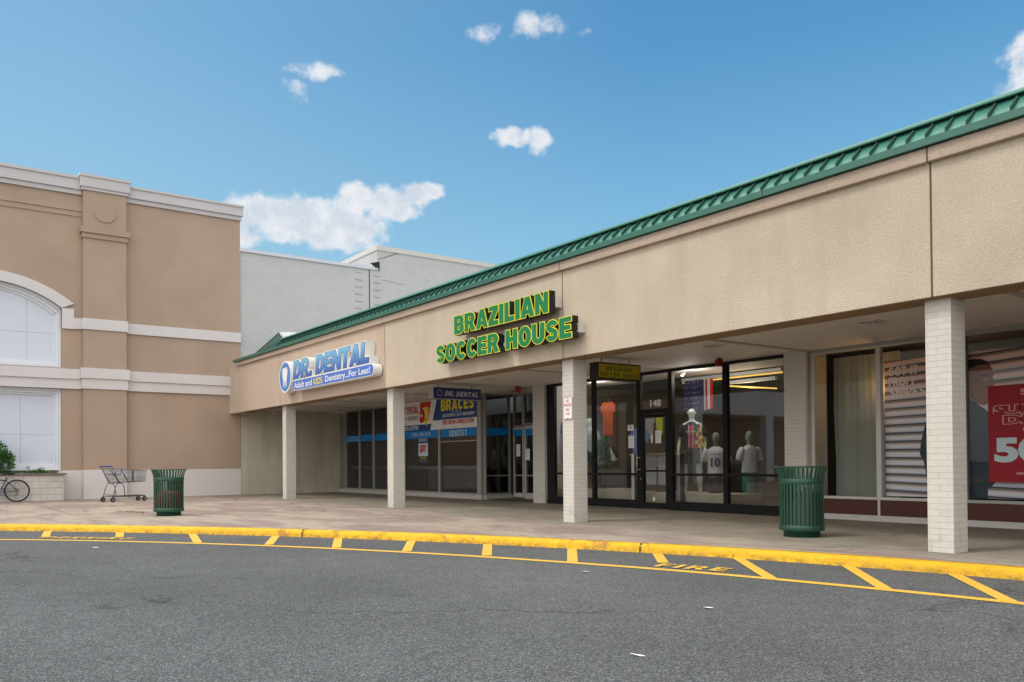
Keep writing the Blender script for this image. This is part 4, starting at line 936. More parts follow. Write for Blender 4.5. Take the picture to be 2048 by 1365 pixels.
trash_can((-6.93, 9.74, GZ), 'large green slatted trash can near the right column with a grey liner inside', 'liner', .4)
trash_can((-17.96, 4.34, GZ), 'green slatted trash can on the left sidewalk with a red bag inside', 'bag', .2)

# ------------------------------------------------------------------ shopping cart (nose towards +Y)
t = thing('shopping_cart', 'grey wire shopping cart with blue handle parked by the tan wall', 'shopping cart', (-25.97, 4.78, GZ), R_(20)); t.scale = (1.06, 1.1, 1.02)
# local frame: +Y forward, rear axle at y=0
q = MB(); hwid = .24
def wire(pts, r=.0035): q.tube(pts, r, 5)
def rect_at(y, z0, z1, w0, w1): return [(-w0, y, z0), (w0, y, z0), (w1, y, z1), (-w1, y, z1)]
rear = lambda k: (-.02-.13*k, .52+.40*k)          # leaning rear panel (y,z)
for k_ in [i/9 for i in range(10)]:
    y, z = rear(k_); w = .21+.06*k_; yf, zf, wf = .80+.02*k_, .56+.30*k_, .17+.05*k_
    wire([(-w, y, z), (-wf, yf, zf), (wf, yf, zf), (w, y, z), (-w, y, z)], .0035 if 0 < k_ < 1 else .007)
for i in range(17):
    s_ = i/16
    for sg in (-1, 1):
        a = (sg*(.21+(.17-.21)*s_), -.02+.82*s_, .52+.04*s_); b = (sg*(.27+(.22-.27)*s_), -.15+.97*s_, .92-.06*s_); wire([a, b], .0025)
for i in range(9):
    s_ = -1+2*i/8
    wire([(s_*.21, -.02, .52), (s_*.27, -.15, .92)], .0025); wire([(s_*.17, .80, .56), (s_*.22, .82, .86)], .0025); wire([(s_*.21, -.02, .52), (s_*.17, .80, .56)], .0025)
for i in range(8): s_ = i/7; wire([(-(.21-.04*s_), -.02+.82*s_, .52+.04*s_), ((.21-.04*s_), -.02+.82*s_, .52+.04*s_)], .0025)
q.build('basket', M_['cartg'], t, local=True)
q = MB()
for sg in (-1, 1):
    q.tube([(sg*.27, -.19, .97), (sg*.25, -.10, .80), (sg*.22, .02, .53)], .013, 8)                     # back upright
    q.tube([(sg*.265, .05, .92), (sg*.25, .15, .75), (sg*.21, .30, .53)], .013, 8)
    q.tube([(sg*.22, -.02, .52), (sg*.22, .12, .50), (sg*.22, .17, .42), (sg*.21, .20, .14)], .011, 8)
    q.tube([(sg*.22, -.02, .50), (sg*.23, -.07, .40), (sg*.24, -.13, .14)], .011, 8)
    q.tube([(sg*.24, -.13, .14), (sg*.20, .30, .14), (sg*.15, .80, .15)], .012, 8)
q.tube([(-.24, -.13, .20), (.24, -.13, .20)], .008, 6); q.tube([(-.15, .80, .15), (.15, .80, .15)], .012, 6)
for i in range(7): q.tube([(-.2+.4*i/6, -.10, .17), (-.13+.26*i/6, .75, .17)], .004, 5)
q.box(-.012, .012, .52, .56, .56, .86); q.build('frame', M_['cartg'], t, local=True)
q = MB(); q.tube([(-.28, -.20, .98), (.28, -.20, .98)], .018, 10); q.build('handle', M_['cartb'], t, local=True)
q = MB(); q.box(-.19, .19, -.06, .10, .745, .765); q.tube([(-.18, .1, .76), (-.10, .16, .85), (.10, .16, .85), (.18, .1, .76)], .008, 6); q.build('child_seat', M_['cartb'], t, local=True)
for x, y in ((-.24, -.14), (.24, -.14), (-.15, .78), (.15, .78)):
    q = MB(); K = 20
    for a0, a1 in ((-.016, .016),):
        q.prism([(x+a0, y+.062*math.cos(2*math.pi*i/K), .063+.062*math.sin(2*math.pi*i/K)) for i in range(K)], (a1-a0, 0, 0), sm=True)
    w_ = q.build('wheel', M_['rubber'], t, local=True)
    q = MB(); q.prism([(x-.019, y+.032*math.cos(2*math.pi*i/K), .063+.032*math.sin(2*math.pi*i/K)) for i in range(K)], (.038, 0, 0)); q.build('hub', M_['chrome'], w_, local=True)
    q = MB(); q.box(x-.024, x-.020, y-.018, y+.018, .05, .15); q.box(x+.020, x+.024, y-.018, y+.018, .05, .15); q.box(x-.024, x+.024, y-.02, y+.02, .13, .15); q.build('fork', M_['cartg'], w_, local=True)

# ------------------------------------------------------------------ bicycle (rear wheel in view, front towards -Y)
t = thing('bicycle', 'dark mountain bicycle leaning against the white block planter', 'bicycle', (-28.0, 2.62, GZ)); t.rotation_euler = (0, R_(-5), 0)
def wheel_b(y):
    r = .325; K = 40
    q = MB(); q.tube([(0, y+(r-.022)*math.cos(2*math.pi*i/K), r+(r-.022)*math.sin(2*math.pi*i/K)) for i in range(K)], .024, 8, closed=True); w_ = q.build('wheel', M_['rubber'], t, local=True)
    q = MB(); q.tube([(0, y+(r-.05)*math.cos(2*math.pi*i/K), r+(r-.05)*math.sin(2*math.pi*i/K)) for i in range(K)], .010, 6, closed=True); q.build('rim', M_['chrome'], w_, local=True)
    q = MB()
    for i in range(32):
        a = 2*math.pi*i/32; b = a+(.5 if i % 2 else -.5); sx = .03 if i % 4 < 2 else -.03
        q.tube([(sx, y+.02*math.cos(b), r+.02*math.sin(b)), (0, y+(r-.05)*math.cos(a), r+(r-.05)*math.sin(a))], .0013, 4)
    q.tube([(-.06, y, r), (.06, y, r)], .018, 10); q.build('spokes', M_['cartg'], w_, local=True)
wheel_b(0); wheel_b(-1.06)
q = MB(); bb = (0, -.43, .29); st = (0, -.27, .62); sc_ = (0, -.25, .70); ht = (0, -.86, .70); hb = (0, -.90, .60); rh, fh = (0, 0, .325), (0, -1.06, .325)
q.tube([bb, sc_], .016); q.tube([st, ht], .017); q.tube([bb, hb], .019); q.tube([ht, hb], .019)
for sx in (-.05, .05):
    q.tube([(sx*.4, -.43, .29), (sx, -.1, .31), (sx, 0, .325)], .009); q.tube([(sx*.4, -.27, .62), (sx, -.08, .42), (sx, 0, .325)], .008); q.tube([(sx*.6, -.91, .58), (sx, -.98, .45), (sx, -1.06, .325)], .012)
q.tube([ht, (0, -.84, .80)], .013); q.build('frame', M_['bike'], t, local=True)
q = MB(); q.tube([(-.30, -.80, .84), (-.1, -.84, .83), (.1, -.84, .83), (.30, -.80, .84)], .012); q.build('handlebar', M_['bike'], t, local=True)
q = MB(); q.tube([sc_, (0, -.22, .80)], .012); q.build('seat_post', M_['chrome'], t, local=True)
q = MB(); q.ball((0, -.16, .82), .075, .10, .035); q.ball((0, -.27, .82), .028, .12, .025); q.build('saddle', M_['blk'], t, local=True)
q = MB()
for r_, x in ((.055, .035), (.04, .045), (.09, .05)):
    yy, zz = (0, .325) if r_ != .09 else (-.43, .29); q.prism([(x, yy+r_*math.cos(i*math.pi/12), zz+r_*math.sin(i*math.pi/12)) for i in range(24)], (.004, 0, 0))
q.tube([(.055, -.43, .29), (.055, -.55, .18)], .009); q.box(.05, .13, -.58, -.52, .17, .19); q.tube([(-.055, -.43, .29), (-.055, -.31, .40)], .009); q.box(-.13, -.05, -.34, -.28, .39, .41)
q.build('crankset', M_['cartg'], t, local=True)
q = MB(); q.tube([(.045, 0, .27), (.04, .0, .22), (.04, -.05, .17)], .01); q.tube([(.04, -.43, .38), (.04, -.02, .37)], .003, 4); q.tube([(.04, -.43, .20), (.04, -.04, .17)], .003, 4); q.build('derailleur', M_['blk'], t, local=True)

# ------------------------------------------------------------------ planter and plants
t = thing('planter', 'raised planter of rough white blocks below the boarded window', 'planter', (-28.6, 1, GZ))
q = MB(); yb0, yb1 = -3.2, 3.85
for r in range(4):
    z0 = GZ+r*.19; yy = yb0
    k_ = 0
    while yy < yb1-.01:
        w = min(.40 if (k_ or r % 2) else .20, yb1-yy); j = random.uniform(-.008, .008)
        q.box(-28.42, -28.20+j*.6, yy+.001, yy+w-.001, z0+.002, z0+.188); yy += w; k_ += 1
q.box(-29.12, -28.42, yb1-.22, yb1-.01, GZ, GZ+.75); q.build('block_wall', M_['block'], t, bevel=.008)
q = MB(); q.box(-28.5, -28.13, yb0-.06, yb1+.07, GZ+.762, GZ+.81); q.box(-29.1, -28.5, yb1-.28, yb1+.07, GZ+.762, GZ+.81); q.build('cap', M_['cap'], t, bevel=.008)
q = MB(); q.box(-29.1, -28.42, yb0, yb1-.2, GZ+.5, GZ+.72); q.build('soil', M_['soil'], t)
q = MB(); q.box(-29.12, -29.04, yb0, yb1-.05, 1.0, 1.04); q.box(-29.11, -29.07, yb0, yb1-.1, .85, 1.0, 1); q.build('ledge', [M_['joint'], M_['grey']], t)
def foliage(q, c, r, n, size, m=0, shell=.5, up=.3):
    for _ in range(n):
        while True:
            p = Vector((random.uniform(-1, 1), random.uniform(-1, 1), random.uniform(-1, 1)))
            if shell < p.length < 1: break
        o = Vector((c[0]+p.x*r[0], c[1]+p.y*r[1], c[2]+p.z*r[2]))
        dr_ = (p+Vector((random.uniform(-.7, .7), random.uniform(-.7, .7), random.uniform(-.4, .9)+up))).normalized(); sd_ = dr_.cross(Vector((random.uniform(-1, 1), random.uniform(-1, 1), random.uniform(-1, 1)))).normalized()
        L = size*random.uniform(.6, 1.3); w = L*.22; md = o+dr_*L*.5
        q.poly([o, md+sd_*w, o+dr_*L, md-sd_*w], m)
t = thing('shrub', 'dense dark green leafy shrub in the planter at the left edge', 'shrub', (-28.75, 2.0, GZ+.7))
q = MB()
for c, r, n in (((-28.72, 2.02, 1.55), (.32, .42, .42), 900), ((-28.7, 2.2, 1.25), (.30, .42, .35), 700), ((-28.72, 1.75, 1.75), (.26, .32, .28), 450), ((-28.65, 2.35, 1.4), (.2, .25, .25), 300), ((-28.7, 1.5, 1.3), (.3, .4, .4), 500)): foliage(q, c, r, n, .10, shell=.35)
q.build('foliage', M_['leaf'], t, recalc=False)
q = MB()
for a in range(6): q.tube([(-28.72, 2.0, .85), (-28.72+.1*math.cos(a), 2.0+.2*math.sin(a), 1.2), (-28.72+.2*math.cos(a), 2.0+.35*math.sin(a), 1.6)], [.02, .014, .006], 6)
q.build('stems', M_['bark'], t)
t = thing('weeds', 'low sprawling green weeds growing at the right end of the planter', 'weeds', (-28.6, 3.2, GZ+.72))
q = MB()
for c, r, n in (((-28.62, 3.2, .93), (.2, .32, .12), 380), ((-28.62, 2.95, .97), (.1, .07, .2), 70), ((-28.62, 3.3, 1.0), (.12, .12, .13), 110), ((-28.62, 3.55, .92), (.15, .18, .06), 110), ((-28.6, 2.6, .92), (.15, .35, .05), 90)): foliage(q, c, r, n, .065, shell=.1)
q.build('leaves', M_['leaf2'], t, recalc=False)
# small tufts in the sidewalk joints
q = MB()
for x, y, n in ((-19.9, 4.0, 60), (-19.5, 4.15, 50), (-20.1, 3.85, 30), (-23.3, 4.2, 18), (-22.2, 6.8, 14), (-19.2, 7.6, 20), (-24.5, 7.8, 16), (-26.9, 7.5, 14), (-20.9, 3.3, 16), (-21.3, 8.9, 14), (-16.9, 7.2, 14), (-22.0, 3.4, 18), (-14.3, 7.7, 10), (-26.5, 1.6, 8), (-25.2, 2.2, 8), (-20.9, 8.1, 10), (-24.9, 4.9, 14)):
    for _ in range(n):
        px_, py_ = x+random.gauss(0, .11), y+random.gauss(0, .05); a = random.uniform(0, 6.28); h = random.uniform(.01, .04)
        q.poly([(px_, py_, GZ), (px_+.012*math.cos(a), py_+.012*math.sin(a), GZ), (px_+random.uniform(-.03, .03), py_+random.uniform(-.03, .03), GZ+h)])
q.build('weeds_in_joints', M_['leaf2'], kind='stuff', label='sparse green weeds sprouting from the sidewalk joints', cat='weeds', recalc=False)
# litter
def litter(label, x, y, w, l, rz, z=RZ, mat='paper'):
    q = MB(); K = 7
    pts = [(x+(w*math.cos(a)*random.uniform(.6, 1))*math.cos(rz)-(l*math.sin(a)*random.uniform(.6, 1))*math.sin(rz), y+(w*math.cos(a)*random.uniform(.6, 1))*math.sin(rz)+(l*math.sin(a)*random.uniform(.6, 1))*math.cos(rz), z+.006+random.uniform(0, .008)) for a in [2*math.pi*i/K for i in range(K)]]
    q.prism(pts, (0, 0, .002)); q.build('litter', M_[mat], label=label, cat='litter', kind=None)
litter('long thin white scrap nearest the viewer on the asphalt', -3.51, 3.39, .055, .012, .35)
litter('crumpled white paper scrap on the open asphalt below the FIRE lettering', -4.32, 4.92, .045, .03, .2)
litter('white flattened scrap beside the yellow line in the middle of the road', -6.53, 5.59, .06, .03, .5)
litter('white paper bit on the sidewalk by the shopping cart wheels', -25.6, 4.25, .09, .06, .8, GZ)
litter('white paper bit left of the first trash can on the sidewalk', -22.1, 3.0, .07, .04, .9, GZ)
litter('small white flake on the asphalt below the PARKING lettering', -12.6, 2.1, .05, .03, .7)

# ------------------------------------------------------------------ soccer shop contents
def mannequin(loc, rz, arms=True):
    """standing figure, facing local -Y, feet at z=0, 1.83 m; one skinned body"""
    J = {'pelvis': ((0, 0, .93), .125), 'waist': ((0, 0, 1.08), .105), 'chest': ((0, -.01, 1.30), .135), 'up': ((0, 0, 1.43), .10), 'neck': ((0, 0, 1.53), .052), 'headb': ((0, -.012, 1.60), .062), 'head': ((0, -.018, 1.70), .088), 'crown': ((0, -.01, 1.775), .068)}
    E_ = [('pelvis', 'waist'), ('waist', 'chest'), ('chest', 'up'), ('up', 'neck'), ('neck', 'headb'), ('headb', 'head'), ('head', 'crown')]
    for s, n in ((-1, 'l'), (1, 'r')):
        J.update({n+'hip': ((s*.095, 0, .88), .095), n+'thigh': ((s*.125, -.02, .70), .080), n+'knee': ((s*.145, -.03, .49), .056), n+'calf': ((s*.15, .01, .35), .055), n+'ank': ((s*.155, .03, .09), .036), n+'heel': ((s*.155, .045, .045), .040), n+'toe': ((s*.175, -.13, .03), .030),
                  n+'sh': ((s*.185, 0, 1.40), .062), n+'ub': ((s*.235, 0, 1.27), .050), n+'elb': ((s*.265, .02, 1.11), .038), n+'fa': ((s*.275, -.03, .98), .036), n+'wr': ((s*.275, -.08, .86), .024), n+'palm': ((s*.272, -.10, .80), .028)})
        E_ += [('pelvis', n+'hip'), (n+'hip', n+'thigh'), (n+'thigh', n+'knee'), (n+'knee', n+'calf'), (n+'calf', n+'ank'), (n+'ank', n+'heel'), (n+'heel', n+'toe'), ('up', n+'sh'), (n+'sh', n+'ub'), (n+'ub', n+'elb'), (n+'elb', n+'fa'), (n+'fa', n+'wr'), (n+'wr', n+'palm')]
        for k, dy in enumerate((-.024, -.008, .008, .022)):
            J[n+'f%da' % k] = ((s*.268, -.10+dy, .755), .0095); J[n+'f%db' % k] = ((s*.258, -.108+dy, .715-.006*(k in (1, 2))), .0085)
            E_ += [(n+'palm', n+'f%da' % k), (n+'f%da' % k, n+'f%db' % k)]
        J[n+'ta'] = ((s*.255, -.135, .79), .011); J[n+'tb'] = ((s*.248, -.145, .755), .009); E_ += [(n+'palm', n+'ta'), (n+'ta', n+'tb')]
    names = list(J); me = bpy.data.meshes.new('body'); me.from_pydata([J[n][0] for n in names], [(names.index(a), names.index(b)) for a, b in E_], [])
    o = bpy.data.objects.new('body', me); C.objects.link(o); o.modifiers.new('s', 'SKIN'); sk_ = me.skin_vertices[0].data
    for i, n in enumerate(names): r = J[n][1]; sk_[i].radius = (r, r*(.78 if n in ('pelvis', 'waist', 'chest', 'up') else 1)) if False else (r, r); sk_[i].use_root = (n == 'pelvis')
    sb = o.modifiers.new('u', 'SUBSURF'); sb.levels = 2; sb.render_levels = 2
    bpy.context.view_layer.update(); ev = o.evaluated_get(bpy.context.evaluated_depsgraph_get()); m2 = bpy.data.meshes.new_from_object(ev); bpy.data.objects.remove(o)
    for p in m2.polygons: p.use_smooth = True
    # flatten the trunk front to back
    for v in m2.vertices:
        if 1.0 < v.co.z < 1.5 and abs(v.co.x) < .2: v.co.y *= .85; v.co.x *= 1.12
    m2.materials.append(M_['manneq']); b = bpy.data.objects.new('body', m2); C.objects.link(b); return b
def face_on(head_z=1.69, par=None, y=-.105):
    q = MB(); q.ball((0, y, head_z-.01), .010, .018, .028, seg=8, rings=6)
    for s in (-1, 1): q.ball((s*.032, y+.012, head_z+.012), .015, .006, .006, seg=8, rings=5); q.ball((s*.088, -.01, head_z-.005), .010, .020, .030, seg=8, rings=6)
    q.ball((0, y+.006, head_z-.058), .022, .007, .006, seg=8, rings=5); q.build('face', M_['manneq'], par, local=True)
def shirt(par, mat, z0=.93, z1=1.49, scale=1.0, name='jersey', sleeves=True):
    q = MB(); rings = [(z0, .185, .135), (z0+.10, .175, .128), (1.12, .168, .122), (1.24, .185, .135), (1.34, .20, .138), (1.42, .185, .12), (1.47, .11, .09), (z1+.01, .066, .066)]; K = 28; n = 0
    for z, rx, ry in rings:
        for j in range(K):
            a = 2*math.pi*j/K; w = 1+.02*math.sin(5*a+z*9); q.v.append((rx*w*math.cos(a)*scale, ry*w*math.sin(a)*scale-.005, z))
    for i in range(len(rings)-1):
        for j in range(K): q.face((i*K+j, i*K+(j+1) % K, (i+1)*K+(j+1) % K, (i+1)*K+j), 0, True)
    if sleeves:
        for s in (-1, 1): q.tube([(s*.15, 0, 1.42), (s*.20, 0, 1.36), (s*.238, 0, 1.27), (s*.258, 0, 1.18)], [.075, .078, .072, .070], 14)
    return q.build(name, mat, par, local=True)
def shorts(par, mat):
    q = MB(); K = 24
    q.lathe([(.172, .99), (.178, .90), (.175, .84)], seg=K); 
    for i, v in enumerate(q.v): q.v[i] = (v[0], v[1]*.80, v[2])
    for s in (-1, 1): q.tube([(s*.085, 0, .90), (s*.105, -.01, .78), (s*.125, -.02, .60)], [.10, .108, .112], 16)
    return q.build('shorts', mat, par, local=True)
t = thing('mannequin', 'white mannequin in navy jersey with a red centre stripe holding a checked corner flag', 'mannequin', (-12.60, 13.86, .50), R_(33)); t.scale = (1.02, 1.02, 1.02)
b = mannequin(None, 0); b.parent = t; face_on(1.69, t)
j = shirt(t, M_['jnavy'])
q = MB()
for x0, x1, m, yy in ((-.036, .036, 0, -.146), (-.05, -.039, 1, -.1455), (.039, .05, 1, -.1455)):
    prev = None
    for z, y in ((.94, -.145), (1.03, -.138), (1.12, -.132), (1.24, -.146), (1.34, -.150), (1.42, -.131)):
        y = y-.004
        if prev: q.poly([(x0, prev[1], prev[0]), (x1, prev[1], prev[0]), (x1, y, z), (x0, y, z)], m)
        prev = (z, y)
q.build('stripe', [M_['jred'], M_['jwhite']], t, local=True, recalc=False)
q = MB(); text_add(q, 'QATAR', (0, -.162, 1.285), XR, ZU, .20, .042, 0, .02); text_add(q, 'AIRWAYS', (.01, -.162, 1.245), XR, ZU, .14, .02, 0, .01); q.build('lettering', M_['jwhite'], t, local=True, recalc=False)
shorts(t, M_['jbrown'])
q = MB()
for s in (-1, 1): q.tube([(s*.145, -.03, .50), (s*.15, .005, .35), (s*.155, .03, .10)], [.062, .062, .044], 14)
q.build('socks', M_['jwhite'], t, local=True)
MB().box(-13.3, -11.2, 13.35, 14.4, .165, .495).build('display_platform', M_['lwood'], label='low pale wood display platform behind the right-hand window of the soccer shop', cat='platform')
t = thing('corner_flag', 'yellow and red checked corner flag on a pale pole in front of the navy jersey', 'flag', (-12.15, 13.64, .5)); q = MB(); q.tube([(-12.15, 13.64, .5), (-12.17, 13.66, 1.97)], .013, 8); q.build('pole', pm('pale_yellow_pole', (.55, .55, .30), .5), t)
q = MB(); NX, NZ = 4, 6
def fp(u, v): return (-12.16+(u-.42)*(.02+.28*v), 13.60-.03*math.sin(u*7+v*3), 1.97-.5*v-.05*u*(1-u)+.06*(u-.5)*v)
for a in range(NX):
    for c in range(NZ): q.poly([fp(a/NX, c/NZ), fp((a+1)/NX, c/NZ), fp((a+1)/NX, (c+1)/NZ), fp(a/NX, (c+1)/NZ)], (a+c) % 2)
q.build('cloth', [M_['lime'], M_['jred']], t, recalc=False)
def bust(label, loc, rz, mat, base=M_['blk'], head=True, text=None, h=.0):
    t = thing('display_bust', label, 'mannequin', loc, rz)
    shirt(t, mat)
    q = MB(); q.lathe([(.0, 1.47), (.055, 1.48), (.05, 1.58)], seg=14); 
    if head: q.ball((0, 0, 1.68), .078, .095, .12)
    q.build('neck', pm('grey_form', (.16, .20, .20), .5), t, local=True)
    q = MB(); q.lathe([(.0, .93), (.155, .93), (.15, .42), (.0, .42)], seg=20); q.build('stand', base, t, local=True)
    if text:
        q = MB(); text_add(q, text[0], (0, -.160, 1.33), XR, ZU, .22, .035, 0, .01); text_add(q, text[1], (0, -.158, 1.16), XR, ZU, .19, .19, 0, .02); q.build('lettering', M_['navy'], t, local=True, recalc=False)
    return t
bust('display form in white jersey with name and number 10 on its back', (-12.02, 13.95, -.02), R_(38), M_['jwhite'], text=('NEYMAR JR', '10'))
bust('display form in white jersey turned sideways behind the rightmost black framed window', (-11.5, 14.4, .0), R_(72), M_['jwhite'], base=M_['jgreen'])
t = thing('mannequin', 'mannequin in pale shirt and dark shorts half hidden behind the third column', 'mannequin', (-16.08, 13.95, .50), R_(35))
b2 = b.copy(); C.objects.link(b2); b2.parent = t; face_on(1.69, t); shirt(t, pm('grey_cloth', (.30, .34, .34), .85)); shorts(t, M_['jbrown'])
MB().box(-16.8, -15.3, 13.4, 14.3, .165, .50).build('display_platform', M_['lwood'], label='low pale platform under the mannequin left of the soccer shop door', cat='platform')
for lab, x0, x1, z1, y in (('pale wooden display box at the left of the lit window beside the door', -15.17, -14.54, .54, 13.4), ('lower pale display box with tan top nearest the shop door', -14.53, -13.93, .485, 13.4)):
    MB().box(x0, x1, y, y+.7, .17, z1).build('display_box', M_['lwood'], label=lab, cat='display box', bevel=.006)
for lab, x in (('white security gate post inside left of the soccer shop door', -13.84), ('white security gate post inside right of the soccer shop door', -12.47)):
    t = thing('security_gate', lab, 'gate post', (x, 13.3, .17)); MB().box(x-.04, x+.04, 13.27, 13.34, .17, 1.34).build('post', M_['white'], t, bevel=.008); MB().box(x+.041, x+.16, 13.29, 13.31, .17, 1.34).build('panel', M_['tglass'], t)
# hanging shirts
def hanging(label, x, y, z, mat, w=.5, h=.65, rz=0, text=None):
    t = thing('hanging_jersey', label, 'jersey', (x, y, z), rz)
    q = MB(); o = [(-.5, .86), (-.38, 1), (-.16, 1.04), (0, 1.0), (.16, 1.04), (.38, 1), (.5, .86), (.47, .66), (.34, .72), (.32, 0), (-.32, 0), (-.34, .72), (-.47, .66)]
    q.prism([(a*w, 0, b*h-h) for a, b in o], (0, .05, 0)); q.build('shirt', mat, t, local=True, bevel=.01)
    q = MB(); q.tube([(0, .025, .02), (0, .025, .12)], .004, 5); q.build('hanger', M_['chrome'], t, local=True)
    if text: q = MB(); text_add(q, text, (0, -.006, -h*.42), XR, ZU, w*.36, h*.3, 0, .03); q.build('lettering', M_['paper'], t, local=True, recalc=False)
hanging('bright orange jersey hanging in the window left of the door', -15.45, 14.0, 2.62, M_['jorange'], .46, .8, R_(10))
hanging('pale blue jersey shape standing in for a bluish reflection low left of the door', -14.9, 14.5, 1.95, M_['jlblue'], .55, 1.0, .2)  # jersey form put where the glass shows a bluish reflection
hanging('pale blue jersey hanging behind the narrow left pane of the soccer shop', -16.45, 13.5, 2.2, M_['jlblue'], .4, .9, .1)
hanging('white jersey on the low rail seen through the shop door', -15.5, 15.5, 1.28, M_['jwhite'], .5, .7); hanging('teal jersey on the low rail seen through the shop door', -15.85, 15.55, 1.22, M_['jgreen'], .5, .7)
hanging('grey white jersey with dark patch on the low rail seen through the shop door', -15.1, 15.5, 1.28, M_['jwhite'], .45, .7, 0, 'II')
hanging('dull grey jersey hanging high behind the door glass', -15.5, 15.4, 2.35, M_['grey'], .5, .6); hanging('yellow jersey hanging high behind the door glass', -15.0, 15.3, 2.45, M_['lime'], .3, .6)
hanging('red and white jersey on the back rack of the soccer shop', -11.0, 17.0, 1.9, M_['jred'], .55, .75); hanging('white jersey on the back rack of the soccer shop', -10.3, 16.4, 1.3, M_['jwhite'], .55, .7); hanging('navy jersey on the back rack of the soccer shop', -11.7, 17.2, 1.9, M_['jnavy'], .55, .75)
t = thing('clothes_rail', 'pale wooden shelf and rail seen through the soccer shop door', 'rail', (-15.5, 15.6, .2)); q = MB(); q.box(-16.3, -14.7, 15.5, 15.9, 1.33, 1.39); q.tube([(-16.3, 15.55, 1.31), (-14.7, 15.55, 1.31)], .012); q.build('shelf', M_['lwood'], t); q = MB(); q.box(-16.3, -16.24, 15.55, 15.85, .17, 1.33); q.box(-14.76, -14.7, 15.55, 15.85, .17, 1.33); q.build('leg', M_['blk'], t)
# flags hung inside
def usflag():
    t = thing('wall_flag', 'stars and stripes flag hanging inside the window above the mannequin', 'flag', (-13.3, 14.8, 3.05))
    q = MB(); x0, x1, xs_, z0, z1 = -13.70, -12.83, -13.10, 2.33, 3.04; yw = lambda x: 14.8+.02*math.sin(x*20)
    K = 8
    for i in range(K): a = x0+(xs_-x0)*i/K; c = x0+(xs_-x0)*(i+1)/K; q.poly([(a, yw(a), z0-.02), (c, yw(c), z0), (c, yw(c), z1), (a, yw(a), z1)], 0)
    for k in range(4):
        a = xs_+(x1-xs_)*k/4; c = xs_+(x1-xs_)*(k+1)/4; q.poly([(a, yw(a), z0), (c, yw(c), z0+.02*k), (c, yw(c), z1), (a, yw(a), z1)], 1 if k % 2 == 0 else 2)
    q.build('cloth', [pm('flag_navy', (.025, .03, .09), .85), M_['jwhite'], M_['jred']], t, recalc=False)
    q = MB()
    for r in range(6):
        for c in range(5):
            cx = x0+.05+c*.095+(.045 if r % 2 else 0); cz = z0+.06+r*.12; s = .02
            if cx > xs_-.02: continue
            pts = [(cx+(s if k % 2 == 0 else s*.42)*math.sin(k*math.pi/5), yw(cx)-.03, cz+(s if k % 2 == 0 else s*.42)*math.cos(k*math.pi/5)) for k in range(10)]; q.poly(pts)
    q.build('star', M_['jwhite'], t, recalc=False, kind=None)
usflag()
t = thing('wall_flag', 'green flag with a yellow diamond hanging near the shop ceiling', 'flag', (-13.5, 15.2, 3.1))
q = MB(); q.box(-14.0, -13.03, 15.2, 15.21, 2.72, 3.10); q.build('cloth', pm('flag_green', (.015, .10, .03), .85), t); q = MB(); q.prism([(-13.88, 15.196, 3.09), (-13.22, 15.196, 3.09), (-13.55, 15.196, 2.86)], (0, .003, 0)); q.build('diamond', M_['yprint'], t)
# lamps inside (lit in the photograph)
for lab, p0, p1 in (('upper yellow lit tube on the soccer shop ceiling', (-13.9, 15.0, 3.03), (-11.1, 15.0, 3.03)), ('lower yellow lit tube deeper in the soccer shop', (-12.6, 15.0, 2.86), (-11.25, 15.0, 2.70))):
    t = thing('tube_light', lab, 'light', p0); q = MB(); q.tube([p0, p1], .016, 8); q.build('tube', M_['tube'], t); q = MB(); q.box(p0[0], p1[0], p0[1]-.05, p0[1]+.05, p0[2]+.03, p0[2]+.10); q.build('housing', M_['white'], t)
t = thing('spot_lamp', 'small bright ceiling spot lamp inside the window above the flag', 'light', (-12.8, 13.8, 3.05)); q = MB(); q.tube([(-12.78, 13.85, 3.1), (-12.80, 13.8, 3.06)], .03, 10); q.build('can', M_['white'], t); q = MB(); q.ball((-12.80, 13.79, 3.045), .032, .032, .02); q.build('bulb', M_['spotl'], t)
def lamp(loc, e, col, r=.15):
    l = bpy.data.lights.new('lamp', 'POINT'); l.energy = e; l.color = col; l.shadow_soft_size = r; o = bpy.data.objects.new('lamp', l); C.objects.link(o); o.location = loc
lamp((-12.3, 13.45, 2.95), 16, (1, .95, .88)); lamp((-15.4, 13.5, 2.95), 10, (1, .95, .9)); lamp((-12.0, 15.0, 2.6), 14, (1, .8, .5)); lamp((-12.5, 17.5, 2.7), 10, (1, .85, .65))
# plant modelled in place of a reflection in the glass, and shoe
t = thing('mirrored_plant', 'slim dark green plant standing in for a reflection in the window left of the door', 'plant', (-15.52, 13.9, .5)); q = MB(); foliage(q, (-15.52, 13.9, 1.38), (.17, .15, .42), 420, .11, shell=.0); q.build('foliage', M_['leaf'], t, recalc=False); q = MB(); q.lathe([(0, .51), (.09, .51), (.12, .78), (.10, .78), (0, .76)], -15.52, 13.9, 16); q.build('pot', M_['blk'], t)
t = thing('soccer_shoe', 'white and mint soccer boot hanging toe-up in the window', 'shoe', (-14.67, 13.5, 1.45)); q = MB()
pr = [(-.13, 0), (.14, 0), (.15, .03), (.06, .07), (-.02, .10), (-.05, .13), (-.12, .13), (-.14, .05)]; a = R_(125); q.prism([(-14.67+x*math.cos(a)*1.2-z*math.sin(a)*1.2, 13.46, 1.39+x*math.sin(a)*1.2+z*math.cos(a)*1.2) for x, z in pr], (0, .09, 0)); q.build('upper', M_['manneq'], t, bevel=.012)
q = MB(); q.prism([(-14.67+x*math.cos(a)*1.2-z*math.sin(a)*1.2, 13.455, 1.39+x*math.sin(a)*1.2+z*math.cos(a)*1.2) for x, z in ((-.13, -.012), (.14, -.012), (.14, .004), (-.13, .004))], (0, .1, 0)); q.build('sole', M_['blk'], t)

